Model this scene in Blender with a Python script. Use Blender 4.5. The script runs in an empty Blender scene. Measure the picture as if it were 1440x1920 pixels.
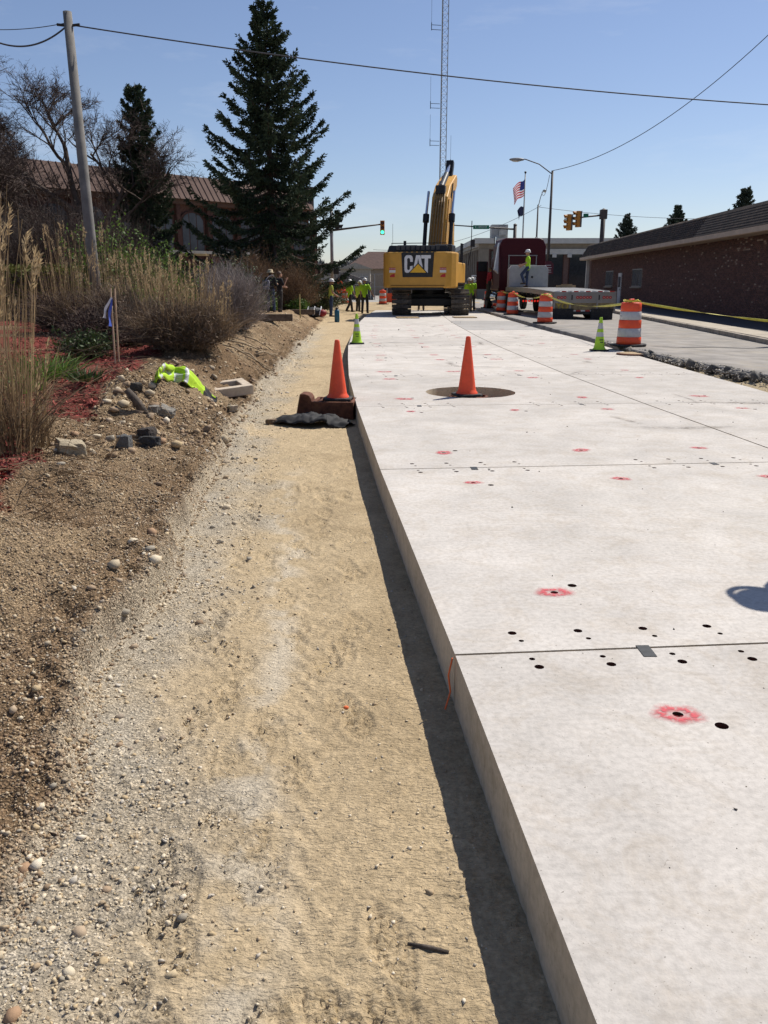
import bpy, bmesh, math, random
import numpy as np
from mathutils import Vector, Matrix, Euler
R = math.radians
sc = bpy.context.scene
C = sc.collection
random.seed(7)
rng = np.random.default_rng(11)

# ---------------------------------------------------------------- camera
CAM_H, PITCH, FPX = 1.5, R(15.4), 1554.0
cd = bpy.data.cameras.new('camera'); cam = bpy.data.objects.new('camera', cd); C.objects.link(cam)
cam.location = (0, 0, CAM_H); cam.rotation_euler = (R(90) - PITCH, 0, 0)
cd.sensor_width = 36; cd.lens = 36 * FPX / 1920; cd.clip_start = .05; cd.clip_end = 5000
sc.camera = cam
# ---------------------------------------------------------------- sky, sun, exposure
SUN_EL, SUN_AZ = R(51), R(47)                      # azimuth measured from +Y towards +X
w = bpy.data.worlds.new('World'); sc.world = w; w.use_nodes = True
nt = w.node_tree; bg = nt.nodes['Background']
sky = nt.nodes.new('ShaderNodeTexSky'); sky.sky_type = 'NISHITA'; sky.sun_disc = False
sky.sun_elevation = SUN_EL; sky.sun_rotation = SUN_AZ; sky.altitude = 200
sky.air_density = 1.0; sky.dust_density = .35; sky.ozone_density = 2.6
# thin high cloud streaks
tc = nt.nodes.new('ShaderNodeTexCoord'); mp = nt.nodes.new('ShaderNodeMapping'); mp.inputs['Scale'].default_value = (1.6, 1.6, 7)
cn = nt.nodes.new('ShaderNodeTexNoise'); cn.inputs['Scale'].default_value = 2.3; cn.inputs['Detail'].default_value = 7; cn.inputs['Roughness'].default_value = .62
cr = nt.nodes.new('ShaderNodeValToRGB'); cr.color_ramp.elements[0].position = .52; cr.color_ramp.elements[1].position = .85
cr.color_ramp.elements[1].color = (.30, .30, .30, 1)
mx = nt.nodes.new('ShaderNodeMixRGB'); mx.inputs[2].default_value = (9.0, 9.3, 9.8, 1)
L = nt.links.new
L(tc.outputs['Generated'], mp.inputs[0]); L(mp.outputs[0], cn.inputs['Vector']); L(cn.outputs['Fac'], cr.inputs[0])
tn = nt.nodes.new('ShaderNodeMixRGB'); tn.blend_type = 'MULTIPLY'; tn.inputs[0].default_value = 1; tn.inputs[2].default_value = (1.0, .985, 1.08, 1)      # the camera's cool white balance
hs = nt.nodes.new('ShaderNodeHueSaturation'); hs.inputs['Saturation'].default_value = .94; hs.inputs['Value'].default_value = 1.0
L(sky.outputs[0], hs.inputs['Color']); L(hs.outputs[0], tn.inputs[1]); L(cr.outputs[0], mx.inputs[0]); L(tn.outputs[0], mx.inputs[1]); L(mx.outputs[0], bg.inputs[0])
bg.inputs[1].default_value = .080
sd = bpy.data.lights.new('sun', 'SUN'); sd.energy = 5.0; sd.angle = R(.55); sd.color = (1, .945, .85)
sun = bpy.data.objects.new('sun', sd); C.objects.link(sun)
SUNV = Vector((math.sin(SUN_AZ) * math.cos(SUN_EL), math.cos(SUN_AZ) * math.cos(SUN_EL), math.sin(SUN_EL)))
sun.rotation_euler = SUNV.to_track_quat('Z', 'Y').to_euler(); sun.location = (30, 30, 60)
sc.view_settings.view_transform = 'Standard'; sc.view_settings.look = 'None'
sc.view_settings.gamma = 1; sc.view_settings.exposure = .25; sc.view_settings.use_curve_mapping = False
sc.cycles.max_bounces = 6; sc.cycles.transparent_max_bounces = 12
sc.cycles.use_denoising = True

# ---------------------------------------------------------------- helpers
def tag(o, label=None, cat=None, group=None, kind=None):
    if label: o['label'] = label
    if cat: o['category'] = cat
    if group: o['group'] = group
    if kind: o['kind'] = kind
    return o
def thing(name, label, cat, loc=(0, 0, 0), rz=0, group=None):
    o = bpy.data.objects.new(name, None); C.objects.link(o); o.empty_display_size = .2
    o.location = loc; o.rotation_euler = (0, 0, rz)
    return tag(o, label, cat, group)
def link(name, me, mats, parent=None):
    o = bpy.data.objects.new(name, me); C.objects.link(o)
    for m in (mats if isinstance(mats, (list, tuple)) else [mats]):
        if m is not None and len(me.materials) < (len(mats) if isinstance(mats, (list, tuple)) else 1): me.materials.append(m)
    if parent: o.parent = parent
    return o
def np_mesh(name, V, F, smooth=False, mi=None, col=None):
    V = np.asarray(V, dtype=np.float32); F = np.asarray(F, dtype=np.int32); k = F.shape[1]
    me = bpy.data.meshes.new(name)
    me.vertices.add(len(V)); me.vertices.foreach_set('co', V.ravel())
    me.loops.add(F.size); me.loops.foreach_set('vertex_index', F.ravel())
    me.polygons.add(len(F)); me.polygons.foreach_set('loop_start', np.arange(0, F.size, k, dtype=np.int32))
    if smooth: me.polygons.foreach_set('use_smooth', np.ones(len(F), dtype=bool))
    if mi is not None: me.polygons.foreach_set('material_index', np.asarray(mi, dtype=np.int32))
    me.update(calc_edges=True)
    if col is not None:
        a = me.color_attributes.new('Col', 'FLOAT_COLOR', 'POINT')
        c = np.ones((len(V), 4), dtype=np.float32); col = np.asarray(col); c[:, :col.shape[1]] = col; a.data.foreach_set('color', c.ravel())
    return me
class MB:
    def __init__(s): s.v = []; s.f = []; s.mi = []; s.cur = 0
    def add(s, vs, fs):
        b = len(s.v); s.v += [tuple(v) for v in vs]; s.f += [tuple(b + i for i in f) for f in fs]; s.mi += [s.cur] * len(fs); return s
    def m(s, i): s.cur = i; return s
    def box(s, c, d, rot=None, taper=(1, 1)):
        x, y, z = d[0] / 2, d[1] / 2, d[2] / 2; tx, ty = taper
        vs = [Vector(p) for p in ((-x, -y, -z), (x, -y, -z), (x, y, -z), (-x, y, -z), (-x * tx, -y * ty, z), (x * tx, -y * ty, z), (x * tx, y * ty, z), (-x * tx, y * ty, z))]
        if rot is not None:
            M = Euler(rot).to_matrix() if not isinstance(rot, Matrix) else rot
            vs = [M @ v for v in vs]
        c = Vector(c)
        return s.add([v + c for v in vs], [(3, 2, 1, 0), (4, 5, 6, 7), (0, 1, 5, 4), (1, 2, 6, 5), (2, 3, 7, 6), (3, 0, 4, 7)])
    def bar(s, a, b, wd, th=None, up=(0, 0, 1)):
        a, b = Vector(a), Vector(b); th = th or wd; d = (b - a); l = d.length; d.normalize()
        u = Vector(up)
        if abs(d.dot(u)) > .98: u = Vector((0, 1, 0))
        x = d.cross(u).normalized(); z = x.cross(d)
        M = Matrix((x, d, z)).transposed()
        return s.box((a + b) / 2, (wd, l, th), M)
    def cyl(s, a, b, r0, r1=None, n=12, cap=True):
        a, b = Vector(a), Vector(b); r1 = r0 if r1 is None else r1
        d = (b - a).normalized(); u = Vector((0, 0, 1)) if abs(d.z) < .95 else Vector((1, 0, 0))
        x = d.cross(u).normalized(); y = d.cross(x)
        vs = [c + (x * math.cos(t) + y * math.sin(t)) * r for c, r in ((a, r0), (b, r1)) for t in [2 * math.pi * i / n for i in range(n)]]
        fs = [(i, n + i, n + (i + 1) % n, (i + 1) % n) for i in range(n)]
        if cap: fs += [tuple(range(n)), tuple(range(2 * n - 1, n - 1, -1))]
        return s.add(vs, fs)
    def tube(s, pts, r, n=8, cap=True):
        pts = [Vector(p) for p in pts]; k = len(pts); rs = r if isinstance(r, (list, tuple)) else [r] * k
        vs = []; px = None
        for i, p in enumerate(pts):
            d = (pts[min(i + 1, k - 1)] - pts[max(i - 1, 0)]).normalized()
            if px is None:
                u = Vector((0, 0, 1)) if abs(d.z) < .95 else Vector((1, 0, 0)); px = d.cross(u).normalized()
            else:
                px = (px - d * px.dot(d)).normalized()
            y = d.cross(px)
            vs += [p + (px * math.cos(2 * math.pi * j / n) + y * math.sin(2 * math.pi * j / n)) * rs[i] for j in range(n)]
        fs = [(i * n + j, (i + 1) * n + j, (i + 1) * n + (j + 1) % n, i * n + (j + 1) % n) for i in range(k - 1) for j in range(n)]
        if cap: fs += [tuple(range(n)), tuple(range(k * n - 1, (k - 1) * n - 1, -1))]
        return s.add(vs, fs)
    def lathe(s, prof, n=24, c=(0, 0, 0), cap=True):
        c = Vector(c)
        vs = [c + Vector((r * math.cos(2 * math.pi * j / n), r * math.sin(2 * math.pi * j / n), z)) for r, z in prof for j in range(n)]
        k = len(prof)
        fs = [(i * n + j, i * n + (j + 1) % n, (i + 1) * n + (j + 1) % n, (i + 1) * n + j) for i in range(k - 1) for j in range(n)]
        if cap: fs += [tuple(range(n - 1, -1, -1)), tuple(range((k - 1) * n, k * n))]
        return s.add(vs, fs)
    def prism(s, poly, a, b, axis='x'):
        # poly of (p,q) extruded from a to b along axis
        def P(t, p, q): return {'x': (t, p, q), 'y': (p, t, q), 'z': (p, q, t)}[axis]
        n = len(poly)
        vs = [P(a, *p) for p in poly] + [P(b, *p) for p in poly]
        fs = [(i, (i + 1) % n, n + (i + 1) % n, n + i) for i in range(n)] + [tuple(range(n - 1, -1, -1)), tuple(range(n, 2 * n))]
        return s.add(vs, fs)
    def ico(s, c, r, sub=2, sq=(1, 1, 1), M=None):
        bm = bmesh.new(); bmesh.ops.create_icosphere(bm, subdivisions=sub, radius=1)
        vs = []
        for v in bm.verts:
            q = Vector((v.co.x * sq[0], v.co.y * sq[1], v.co.z * sq[2])) * r
            if M is not None: q = M @ q
            vs.append(q + Vector(c))
        fs = [tuple(v.index for v in f.verts) for f in bm.faces]; bm.free()
        return s.add(vs, fs)
    def mesh(s, name, smooth=False):
        me = bpy.data.meshes.new(name); me.from_pydata(s.v, [], s.f); me.update()
        me.polygons.foreach_set('material_index', s.mi)
        bm = bmesh.new(); bm.from_mesh(me); bmesh.ops.recalc_face_normals(bm, faces=bm.faces); bm.to_mesh(me); bm.free()
        if smooth: me.polygons.foreach_set('use_smooth', [True] * len(me.polygons))
        return me
    def build(s, name, mats, parent=None, smooth=False, bevel=0, loc=None, rot=None, auto=None):
        o = link(name, s.mesh(name, smooth), mats, parent)
        if bevel:
            b = o.modifiers.new('bevel', 'BEVEL'); b.width = bevel; b.segments = 2; b.limit_method = 'ANGLE'; b.angle_limit = R(35)
        if auto is not None:
            me = o.data
            bm = bmesh.new(); bm.from_mesh(me)
            for e in bm.edges:
                e.smooth = not (len(e.link_faces) == 2 and e.calc_face_angle(0) > R(auto))
            for f in bm.faces: f.smooth = True
            bm.to_mesh(me); bm.free()
        if loc is not None: o.location = loc
        if rot is not None: o.rotation_euler = rot
        return o
def copy_tree(o, parent=None):
    c = o.copy(); C.objects.link(c)
    if parent: c.parent = parent
    for ch in list(o.children): copy_tree(ch, c)
    return c
def bake(o):
    """replace an object's mesh by its modified mesh"""
    dg = bpy.context.evaluated_depsgraph_get(); dg.update()
    me = bpy.data.meshes.new_from_object(o.evaluated_get(dg), depsgraph=dg)
    o.modifiers.clear(); o.data = me
    return o
def text_mesh(txt, size, ext=.004, bold=0.0, sx=1.0):
    cu = bpy.data.curves.new('lettering', 'FONT'); cu.body = txt; cu.size = size; cu.extrude = ext; cu.offset = bold
    cu.align_x = 'CENTER'; cu.align_y = 'CENTER'; cu.resolution_u = 3
    o = bpy.data.objects.new('lettering', cu); C.objects.link(o)
    dg = bpy.context.evaluated_depsgraph_get(); dg.update()
    me = bpy.data.meshes.new_from_object(o.evaluated_get(dg), depsgraph=dg)
    bpy.data.objects.remove(o)
    if sx != 1:
        for v in me.vertices: v.co.x *= sx
    me.materials.clear()
    return me

# ---------------------------------------------------------------- noise
def vnoise(x, y, seed=0):
    xi = np.floor(x).astype(np.int64); yi = np.floor(y).astype(np.int64); fx = x - xi; fy = y - yi
    fx = fx * fx * fx * (fx * (fx * 6 - 15) + 10); fy = fy * fy * fy * (fy * (fy * 6 - 15) + 10)
    def h(a, b):
        n = (a * 374761393 + b * 668265263 + seed * 974634777) & 0xffffffff
        n = ((n ^ (n >> 13)) * 1274126177) & 0xffffffff
        n = n ^ (n >> 16)
        return (n & 0xffff) / 65535.0
    return (h(xi, yi) * (1 - fx) + h(xi + 1, yi) * fx) * (1 - fy) + (h(xi, yi + 1) * (1 - fx) + h(xi + 1, yi + 1) * fx) * fy
def fbm(x, y, f, octv=4, seed=0, gain=.5):
    s = 0; a = 1; t = 0
    for i in range(octv):
        s = s + a * (vnoise(x * f + 17.3 * i, y * f - 9.1 * i, seed + i) - .5); t += a; a *= gain; f *= 2.03
    return s / t * 2
def sstep(a, b, x):
    t = np.clip((x - a) / (b - a), 0, 1); return t * t * (3 - 2 * t)

# ---------------------------------------------------------------- materials
_M = {}
def mat(name, col=(.5, .5, .5), rough=.7, metal=0, var=.12, vs=6, bump=0, bs=60, spec=.35, emit=0, island=0, trans=0, col2=None, lo=.35, hi=.65, coat=0, attr=False, bdist=.01, dirt=None):
    if name in _M: return _M[name]
    m = bpy.data.materials.new(name); m.use_nodes = True; _M[name] = m
    t = m.node_tree; N = t.nodes.new; K = t.links.new
    b = t.nodes['Principled BSDF']
    b.inputs['Roughness'].default_value = rough; b.inputs['Metallic'].default_value = metal
    b.inputs['Specular IOR Level'].default_value = spec
    if coat: b.inputs['Coat Weight'].default_value = coat; b.inputs['Coat Roughness'].default_value = .15
    tcn = N('ShaderNodeTexCoord')
    nz = N('ShaderNodeTexNoise'); nz.inputs['Scale'].default_value = vs; nz.inputs['Detail'].default_value = 6; nz.inputs['Roughness'].default_value = .6
    K(tcn.outputs['Object'], nz.inputs['Vector'])
    rp = N('ShaderNodeValToRGB'); rp.color_ramp.elements[0].position = lo; rp.color_ramp.elements[1].position = hi
    c1 = tuple(max(0, c * (1 - var)) for c in col) + (1,)
    c2 = tuple(min(1, c * (1 + var)) for c in col) + (1,) if col2 is None else tuple(col2) + (1,)
    rp.color_ramp.elements[0].color = c1; rp.color_ramp.elements[1].color = c2
    K(nz.outputs['Fac'], rp.inputs[0]); out = rp.outputs[0]
    if attr:
        at = N('ShaderNodeAttribute'); at.attribute_name = 'Col'
        mm = N('ShaderNodeMixRGB'); mm.blend_type = 'MULTIPLY'; mm.inputs[0].default_value = 1
        K(at.outputs['Color'], mm.inputs[1]); K(out, mm.inputs[2]); out = mm.outputs[0]
    if dirt:
        n2 = N('ShaderNodeTexNoise'); n2.inputs['Scale'].default_value = dirt[1]; n2.inputs['Detail'].default_value = 8; n2.inputs['Roughness'].default_value = .7
        K(tcn.outputs['Object'], n2.inputs['Vector'])
        r2 = N('ShaderNodeValToRGB'); r2.color_ramp.elements[0].position = dirt[2]; r2.color_ramp.elements[1].position = dirt[2] + .18
        K(n2.outputs['Fac'], r2.inputs[0])
        m2 = N('ShaderNodeMixRGB'); m2.inputs[2].default_value = tuple(dirt[0]) + (1,)
        ml = N('ShaderNodeMath'); ml.operation = 'MULTIPLY'; ml.inputs[1].default_value = dirt[3]
        K(r2.outputs[0], ml.inputs[0]); K(ml.outputs[0], m2.inputs[0]); K(out, m2.inputs[1]); out = m2.outputs[0]
    if island:
        g = N('ShaderNodeNewGeometry'); mr = N('ShaderNodeMapRange'); mr.inputs['To Min'].default_value = 1 - island; mr.inputs['To Max'].default_value = 1 + island
        K(g.outputs['Random Per Island'], mr.inputs['Value'])
        hv = N('ShaderNodeHueSaturation'); K(mr.outputs[0], hv.inputs['Value']); K(out, hv.inputs['Color']); out = hv.outputs[0]
    K(out, b.inputs['Base Color'])
    if bump:
        bn = N('ShaderNodeTexNoise'); bn.inputs['Scale'].default_value = bs; bn.inputs['Detail'].default_value = 7; bn.inputs['Roughness'].default_value = .65
        K(tcn.outputs['Object'], bn.inputs['Vector'])
        bp = N('ShaderNodeBump'); bp.inputs['Strength'].default_value = bump; bp.inputs['Distance'].default_value = bdist
        K(bn.outputs['Fac'], bp.inputs['Height']); K(bp.outputs[0], b.inputs['Normal'])
    if emit:
        b.inputs['Emission Color'].default_value = tuple(col) + (1,); b.inputs['Emission Strength'].default_value = emit
    if trans:
        tr = N('ShaderNodeBsdfTranslucent'); K(out, tr.inputs[0]); ms = N('ShaderNodeMixShader'); ms.inputs[0].default_value = trans
        o = t.nodes['Material Output']; K(b.outputs[0], ms.inputs[1]); K(tr.outputs[0], ms.inputs[2]); K(ms.outputs[0], o.inputs[0])
    return m
def island_ramp(name, cols, rough=.85, bump=.4, bs=60):
    """each separate pebble / brick takes its own colour from a ramp"""
    if name in _M: return _M[name]
    m = bpy.data.materials.new(name); m.use_nodes = True; _M[name] = m
    t = m.node_tree; N = t.nodes.new; K = t.links.new; b = t.nodes['Principled BSDF']
    b.inputs['Roughness'].default_value = rough; b.inputs['Specular IOR Level'].default_value = .25
    g = N('ShaderNodeNewGeometry'); rp = N('ShaderNodeValToRGB'); rp.color_ramp.interpolation = 'CONSTANT'
    oi = N('ShaderNodeObjectInfo'); ad = N('ShaderNodeMath'); ad.operation = 'ADD'; fr = N('ShaderNodeMath'); fr.operation = 'FRACT'
    K(g.outputs['Random Per Island'], ad.inputs[0]); K(oi.outputs['Random'], ad.inputs[1]); K(ad.outputs[0], fr.inputs[0])
    el = rp.color_ramp.elements; n = len(cols)
    for i in range(n - 2): el.new(.5)
    for i, c in enumerate(cols): el[i].position = i / n; el[i].color = tuple(c) + (1,)
    K(fr.outputs[0], rp.inputs[0])
    tcn = N('ShaderNodeTexCoord'); nz = N('ShaderNodeTexNoise'); nz.inputs['Scale'].default_value = bs; nz.inputs['Detail'].default_value = 5
    K(tcn.outputs['Object'], nz.inputs['Vector'])
    mr = N('ShaderNodeMapRange'); mr.inputs['To Min'].default_value = .7; mr.inputs['To Max'].default_value = 1.3; K(nz.outputs['Fac'], mr.inputs['Value'])
    hv = N('ShaderNodeHueSaturation'); K(mr.outputs[0], hv.inputs['Value']); K(rp.outputs[0], hv.inputs['Color']); K(hv.outputs[0], b.inputs['Base Color'])
    bp = N('ShaderNodeBump'); bp.inputs['Strength'].default_value = bump; bp.inputs['Distance'].default_value = .006; K(nz.outputs['Fac'], bp.inputs['Height']); K(bp.outputs[0], b.inputs['Normal'])
    return m

# ================================================================ terrain functions
EY = [-2, 1.39, 3.19, 6.79, 10.49, 14.5, 20.8, 25.2, 33.9, 42.8, 50, 60, 400]
EX = [.72, .44, .29, -.04, -.35, -.63, -.90, -.98, -1.02, -.85, -.5, 0, 20]
def edgeL(y): return np.interp(y, EY, EX)
FY = [0, 2.35, 3.36, 4.64, 6.32, 10.4, 15, 26, 42, 60, 400]
FX = [-1.10, -1.14, -1.22, -1.28, -1.50, -1.90, -2.11, -2.5, -2.92, -3.3, -10]
def foot(y): return np.interp(y, FY, FX) + .16 * fbm(np.asarray(y, float), 0 * np.asarray(y, float) + 3.1, .9, 4, 5, .6)
MUL_Y = [4.6, 5.4, 6.25, 7.9, 8.6, 10.7, 12.2, 14.2, 18, 25]
MUL_X = [-2.4, -2.55, -2.7, -2.98, -2.95, -3.2, -3.35, -3.8, -4.3, -4.9]
def mulch_mask(x, y):
    b = np.interp(y, MUL_Y, MUL_X) + .22 * fbm(x, y, 1.7, 3, 21)
    m = sstep(0.0, .16, b - x) * sstep(4.3, 4.9, y) * (1 - sstep(26, 30, y))
    hole = sstep(.05, .25, fbm(x, y, .55, 3, 33)) * sstep(.5, 1.2, b - x)
    return m * (1 - .75 * hole)
foots = []
for i in range(110):
    yy = 1.3 + 13 * random.random() ** 1.5; t = random.random()
    xx = float(foot(yy)) + .35 + t * (float(edgeL(yy)) - float(foot(yy)) - .6)
    foots.append((xx, yy, random.gauss(0, .35) + (math.pi if random.random() < .3 else 0)))
def ground_h(x, y):
    x = np.asarray(x, float); y = np.asarray(y, float)
    u = foot(y) - x
    # compacted sand bed
    sand = -.24 + .016 * fbm(x, y, 1.1, 3, 1) + .0045 * fbm(x, y, 7, 4, 2) + .0085 * np.abs(fbm(x, y, 21, 4, 3, .6))
    v = x - edgeL(y)                                     # negative: left of slab
    for c, dep in ((-.55, .010), (-1.12, .012)):
        sand = sand - dep * np.exp(-((v - c + .05 * np.sin(y * .7)) / .14) ** 2) * (.6 + .4 * np.sin(y * 38 + 3 * np.sin(v * 30)))
    lum = fbm(x, y, 3.1, 3, 12)
    sand = sand + .030 * np.clip(lum - .05, 0, 1) * np.abs(fbm(x * .8, y * 2.0, 17, 3, 13, .6))
    # bank
    near = 1 - sstep(7, 11, y)
    ledge = (.04 + .155 * near * sstep(2.2, 3.4, y)) * (.75 + .6 * fbm(x, y, 1.3, 2, 7))
    rise = ledge * sstep(-.01, .05, u) + (.24 * near + .50 * (1 - near)) * sstep(.05, 1.25 + .25 * near, u) + .035 * np.clip(u - 1.2, 0, 12)
    rough = sstep(-.15, .25, u)
    fade = 1 - .7 * sstep(1.3, 2.2, u)
    rise = rise + rough * fade * (.07 * fbm(x, y, 1.6, 4, 8) + .036 * fbm(x, y, 9, 4, 9, .6) + .05 * np.exp(-((u - .12) / .16) ** 2) * fbm(x, y, 12, 3, 14)) * (1 + .9 * (1 - near))
    # spoil heaps
    def heap(cx, cy, r, h, seed, ex=1.0):
        d = np.sqrt(((x - cx) / ex) ** 2 + (y - cy) ** 2) / r * (1 + .18 * fbm(x, y, 1.4, 3, seed))
        return h * np.clip(1 - d, 0, 1) ** 1.15 * (1 + .2 * fbm(x, y, 5, 3, seed + 1))
    rise = rise + heap(-3.0, 14.9, 1.6, .36, 40) + heap(-2.55, 9.9, 1.25, .24, 44, 1.2) + heap(-2.35, 18.4, 1.6, .16, 47) + heap(-2.9, 24, 2.0, .22, 50)
    far = sstep(37, 46, y)
    rise = rise * (1 - far * .55)
    base = np.where(u > -.5, sand * 1.0, sand)
    h = base + np.where(u > -.2, rise, 0)
    # scrape towards road level beyond the excavator
    return h + .18 * far
def print_feet(x, y, h):
    for fx, fy, a in foots:
        dx = (x - fx) * math.cos(a) + (y - fy) * math.sin(a); dy = -(x - fx) * math.sin(a) + (y - fy) * math.cos(a)
        near = (np.abs(dx) < .3) & (np.abs(dy) < .35)
        if not near.any(): continue
        ddx, ddy = dx[near], dy[near]
        wdt = .048 + .012 * np.sin((ddy + .05) * 16)
        e = np.clip(1.25 - np.sqrt((ddx / wdt) ** 2 + (ddy / .14) ** 2), 0, .35) / .35
        rim = np.exp(-((np.sqrt((ddx / wdt) ** 2 + (ddy / .14) ** 2) - 1.35) / .18) ** 2)
        h[near] += -.011 * e * (.55 + .45 * np.sign(np.sin(ddy * 150 + 2 * np.sin(ddx * 90)) * np.sin(ddx * 130 + ddy * 60))) + .004 * rim
    return h
def gh(x, y): return float(ground_h(np.array([x]), np.array([y]))[0])
def ray(px, py, zoff=0.0):
    """where the view through photo pixel (px,py) meets the ground"""
    u = (px - 720) / FPX; v = (py - 960) / FPX
    d = np.array([u, math.cos(PITCH) - v * math.sin(PITCH), -math.sin(PITCH) - v * math.cos(PITCH)])
    t = np.linspace(1.2, 75, 6000); P = d[None, :] * t[:, None]; P[:, 2] += CAM_H
    g = ground_h(P[:, 0], P[:, 1]) + zoff
    i = int(np.argmax(P[:, 2] < g)); return Vector((P[i, 0], P[i, 1], g[i]))
def at(px, py, Y):
    u = (px - 720) / FPX; v = (py - 960) / FPX
    dy = math.cos(PITCH) - v * math.sin(PITCH); t = Y / dy
    return Vector((u * t, Y, CAM_H + (-math.sin(PITCH) - v * math.cos(PITCH)) * t))

# ================================================================ ground sheets
tag(link('terrain', np_mesh('terrain', [(-900, -60, -.62), (900, -60, -.62), (900, 1600, -.62), (-900, 1600, -.62)], [(0, 1, 2, 3)]),
         mat('far_ground', (.20, .18, .13), .95, var=.3, vs=.05)), kind='structure')
rows = np.concatenate([[.55], .6 * np.exp(np.arange(0, 1010) * .00475)])
rows = rows[rows < 74]
K = 400
tk = np.concatenate([[0, .004], np.linspace(.008, 1, K - 2) ** 1.25])
Yg = np.repeat(rows[:, None], K, 1); Wd = 2.9 + .72 * Yg
Xg = edgeL(Yg) + .12 - Wd * tk[None, :]
Hg = ground_h(Xg, Yg)
Hg = print_feet(Xg, Yg, Hg)
u = foot(Yg) - Xg
n1 = fbm(Xg, Yg, 1.3, 4, 61); n2 = fbm(Xg, Yg, 5.5, 4, 62); n3 = fbm(Xg, Yg, 24, 3, 63)
def cmix(a, b, f): return a * (1 - f[..., None]) + b * f[..., None]
c_sand = np.array([.53, .412, .26]); c_sand2 = np.array([.45, .345, .213]); c_grav = np.array([.56, .495, .395]); c_soil = np.array([.29, .195, .115])
c_dry = np.array([.43, .315, .195]); c_mul = np.array([.21, .052, .042]); c_dark = np.array([.10, .07, .045]); c_litter = np.array([.30, .22, .12])
col = cmix(np.broadcast_to(c_sand, Xg.shape + (3,)), c_sand2, sstep(-.1, .5, n1 * .7 + n2 * .5))
gw = sstep(-.66, -.10, u + .30 * n1 + .12 * n2) * (1 - sstep(24, 40, Yg)); col = cmix(col, c_grav, gw * (.70 + .3 * n2))
streak = np.exp(-((Xg - edgeL(Yg) + .78 + .12 * n1) / .10) ** 2) * sstep(.0, .5, n2 + .25) * (1 - sstep(6, 9, Yg)); col = cmix(col, c_grav * 1.05, streak * .7)
bw = sstep(-.02, .12, u + .05 * n2); col = cmix(col, c_soil, bw)
dryw = sstep(.18, .7, u + .25 * n1) * sstep(-.35, .35, n1 + .3 * n2 + .25 * sstep(8, 13, Yg)) * bw; col = cmix(col, c_dry, dryw * .85)
col = cmix(col, c_litter, sstep(1.4, 2.4, u) * sstep(-.2, .4, n1))
hp = np.clip(1 - np.sqrt((Xg + 3.0) ** 2 + (Yg - 14.9) ** 2) / 1.7, 0, 1); col = cmix(col, np.array([.27, .18, .105]), sstep(0, .15, hp) * bw)
col = cmix(col, c_mul, mulch_mask(Xg, Yg))
col = cmix(col, c_dark, sstep(.25, .7, n2) * bw * .55 * (1 - mulch_mask(Xg, Yg)))
col = cmix(col, np.array([.43, .33, .19]), sstep(46, 54, Yg) * .9)
col = col * (1 + .18 * n3[..., None])
idx = np.arange(len(rows) * K).reshape(len(rows), K)
F = np.stack([idx[:-1, 1:], idx[:-1, :-1], idx[1:, :-1], idx[1:, 1:]], -1).reshape(-1, 4)
grain = np.clip(.10 + .62 * gw + .9 * bw * (1 - .5 * sstep(9, 16, Yg)) - .9 * mulch_mask(Xg, Yg), 0.05, 1)
col = np.concatenate([col, grain[..., None]], -1)
g_mat = mat('earth', (1, 1, 1), .95, var=.30, vs=55, bump=.9, bs=85, attr=True, lo=.30, hi=.62, spec=.1, bdist=.012)
_t = g_mat.node_tree; _N = _t.nodes.new; _K = _t.links.new; _b = _t.nodes['Principled BSDF']
_at = [q for q in _t.nodes if q.type == 'ATTRIBUTE'][0]; _tc = [q for q in _t.nodes if q.type == 'TEX_COORD'][0]; _bp = [q for q in _t.nodes if q.type == 'BUMP'][0]
_src = _b.inputs['Base Color'].links[0].from_socket
_v = _N('ShaderNodeTexVoronoi'); _v.inputs['Scale'].default_value = 95; _v.inputs['Randomness'].default_value = 1; _K(_tc.outputs['Object'], _v.inputs['Vector'])
_s = _N('ShaderNodeSeparateColor'); _K(_v.outputs['Color'], _s.inputs[0])
_m1 = _N('ShaderNodeMapRange'); _m1.inputs['To Min'].default_value = .62; _m1.inputs['To Max'].default_value = 1.55; _K(_s.outputs[0], _m1.inputs['Value'])
_m2 = _N('ShaderNodeMapRange'); _m2.inputs['From Min'].default_value = .25; _m2.inputs['From Max'].default_value = .75; _m2.inputs['To Min'].default_value = 1.0; _m2.inputs['To Max'].default_value = .5; _K(_v.outputs['Distance'], _m2.inputs['Value'])
_mu = _N('ShaderNodeMath'); _mu.operation = 'MULTIPLY'; _K(_m1.outputs[0], _mu.inputs[0]); _K(_m2.outputs[0], _mu.inputs[1])
_h = _N('ShaderNodeHueSaturation'); _K(_mu.outputs[0], _h.inputs['Value']); _K(_src, _h.inputs['Color'])
_x = _N('ShaderNodeMixRGB'); _K(_at.outputs['Alpha'], _x.inputs[0]); _K(_src, _x.inputs[1]); _K(_h.outputs[0], _x.inputs[2]); _K(_x.outputs[0], _b.inputs['Base Color'])
_iv = _N('ShaderNodeMath'); _iv.operation = 'MULTIPLY'; _iv.inputs[1].default_value = -1; _K(_v.outputs['Distance'], _iv.inputs[0])
_b2 = _N('ShaderNodeBump'); _b2.inputs['Distance'].default_value = .010; _K(_at.outputs['Alpha'], _b2.inputs['Strength']); _K(_iv.outputs[0], _b2.inputs['Height']); _K(_bp.outputs[0], _b2.inputs['Normal'])
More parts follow.
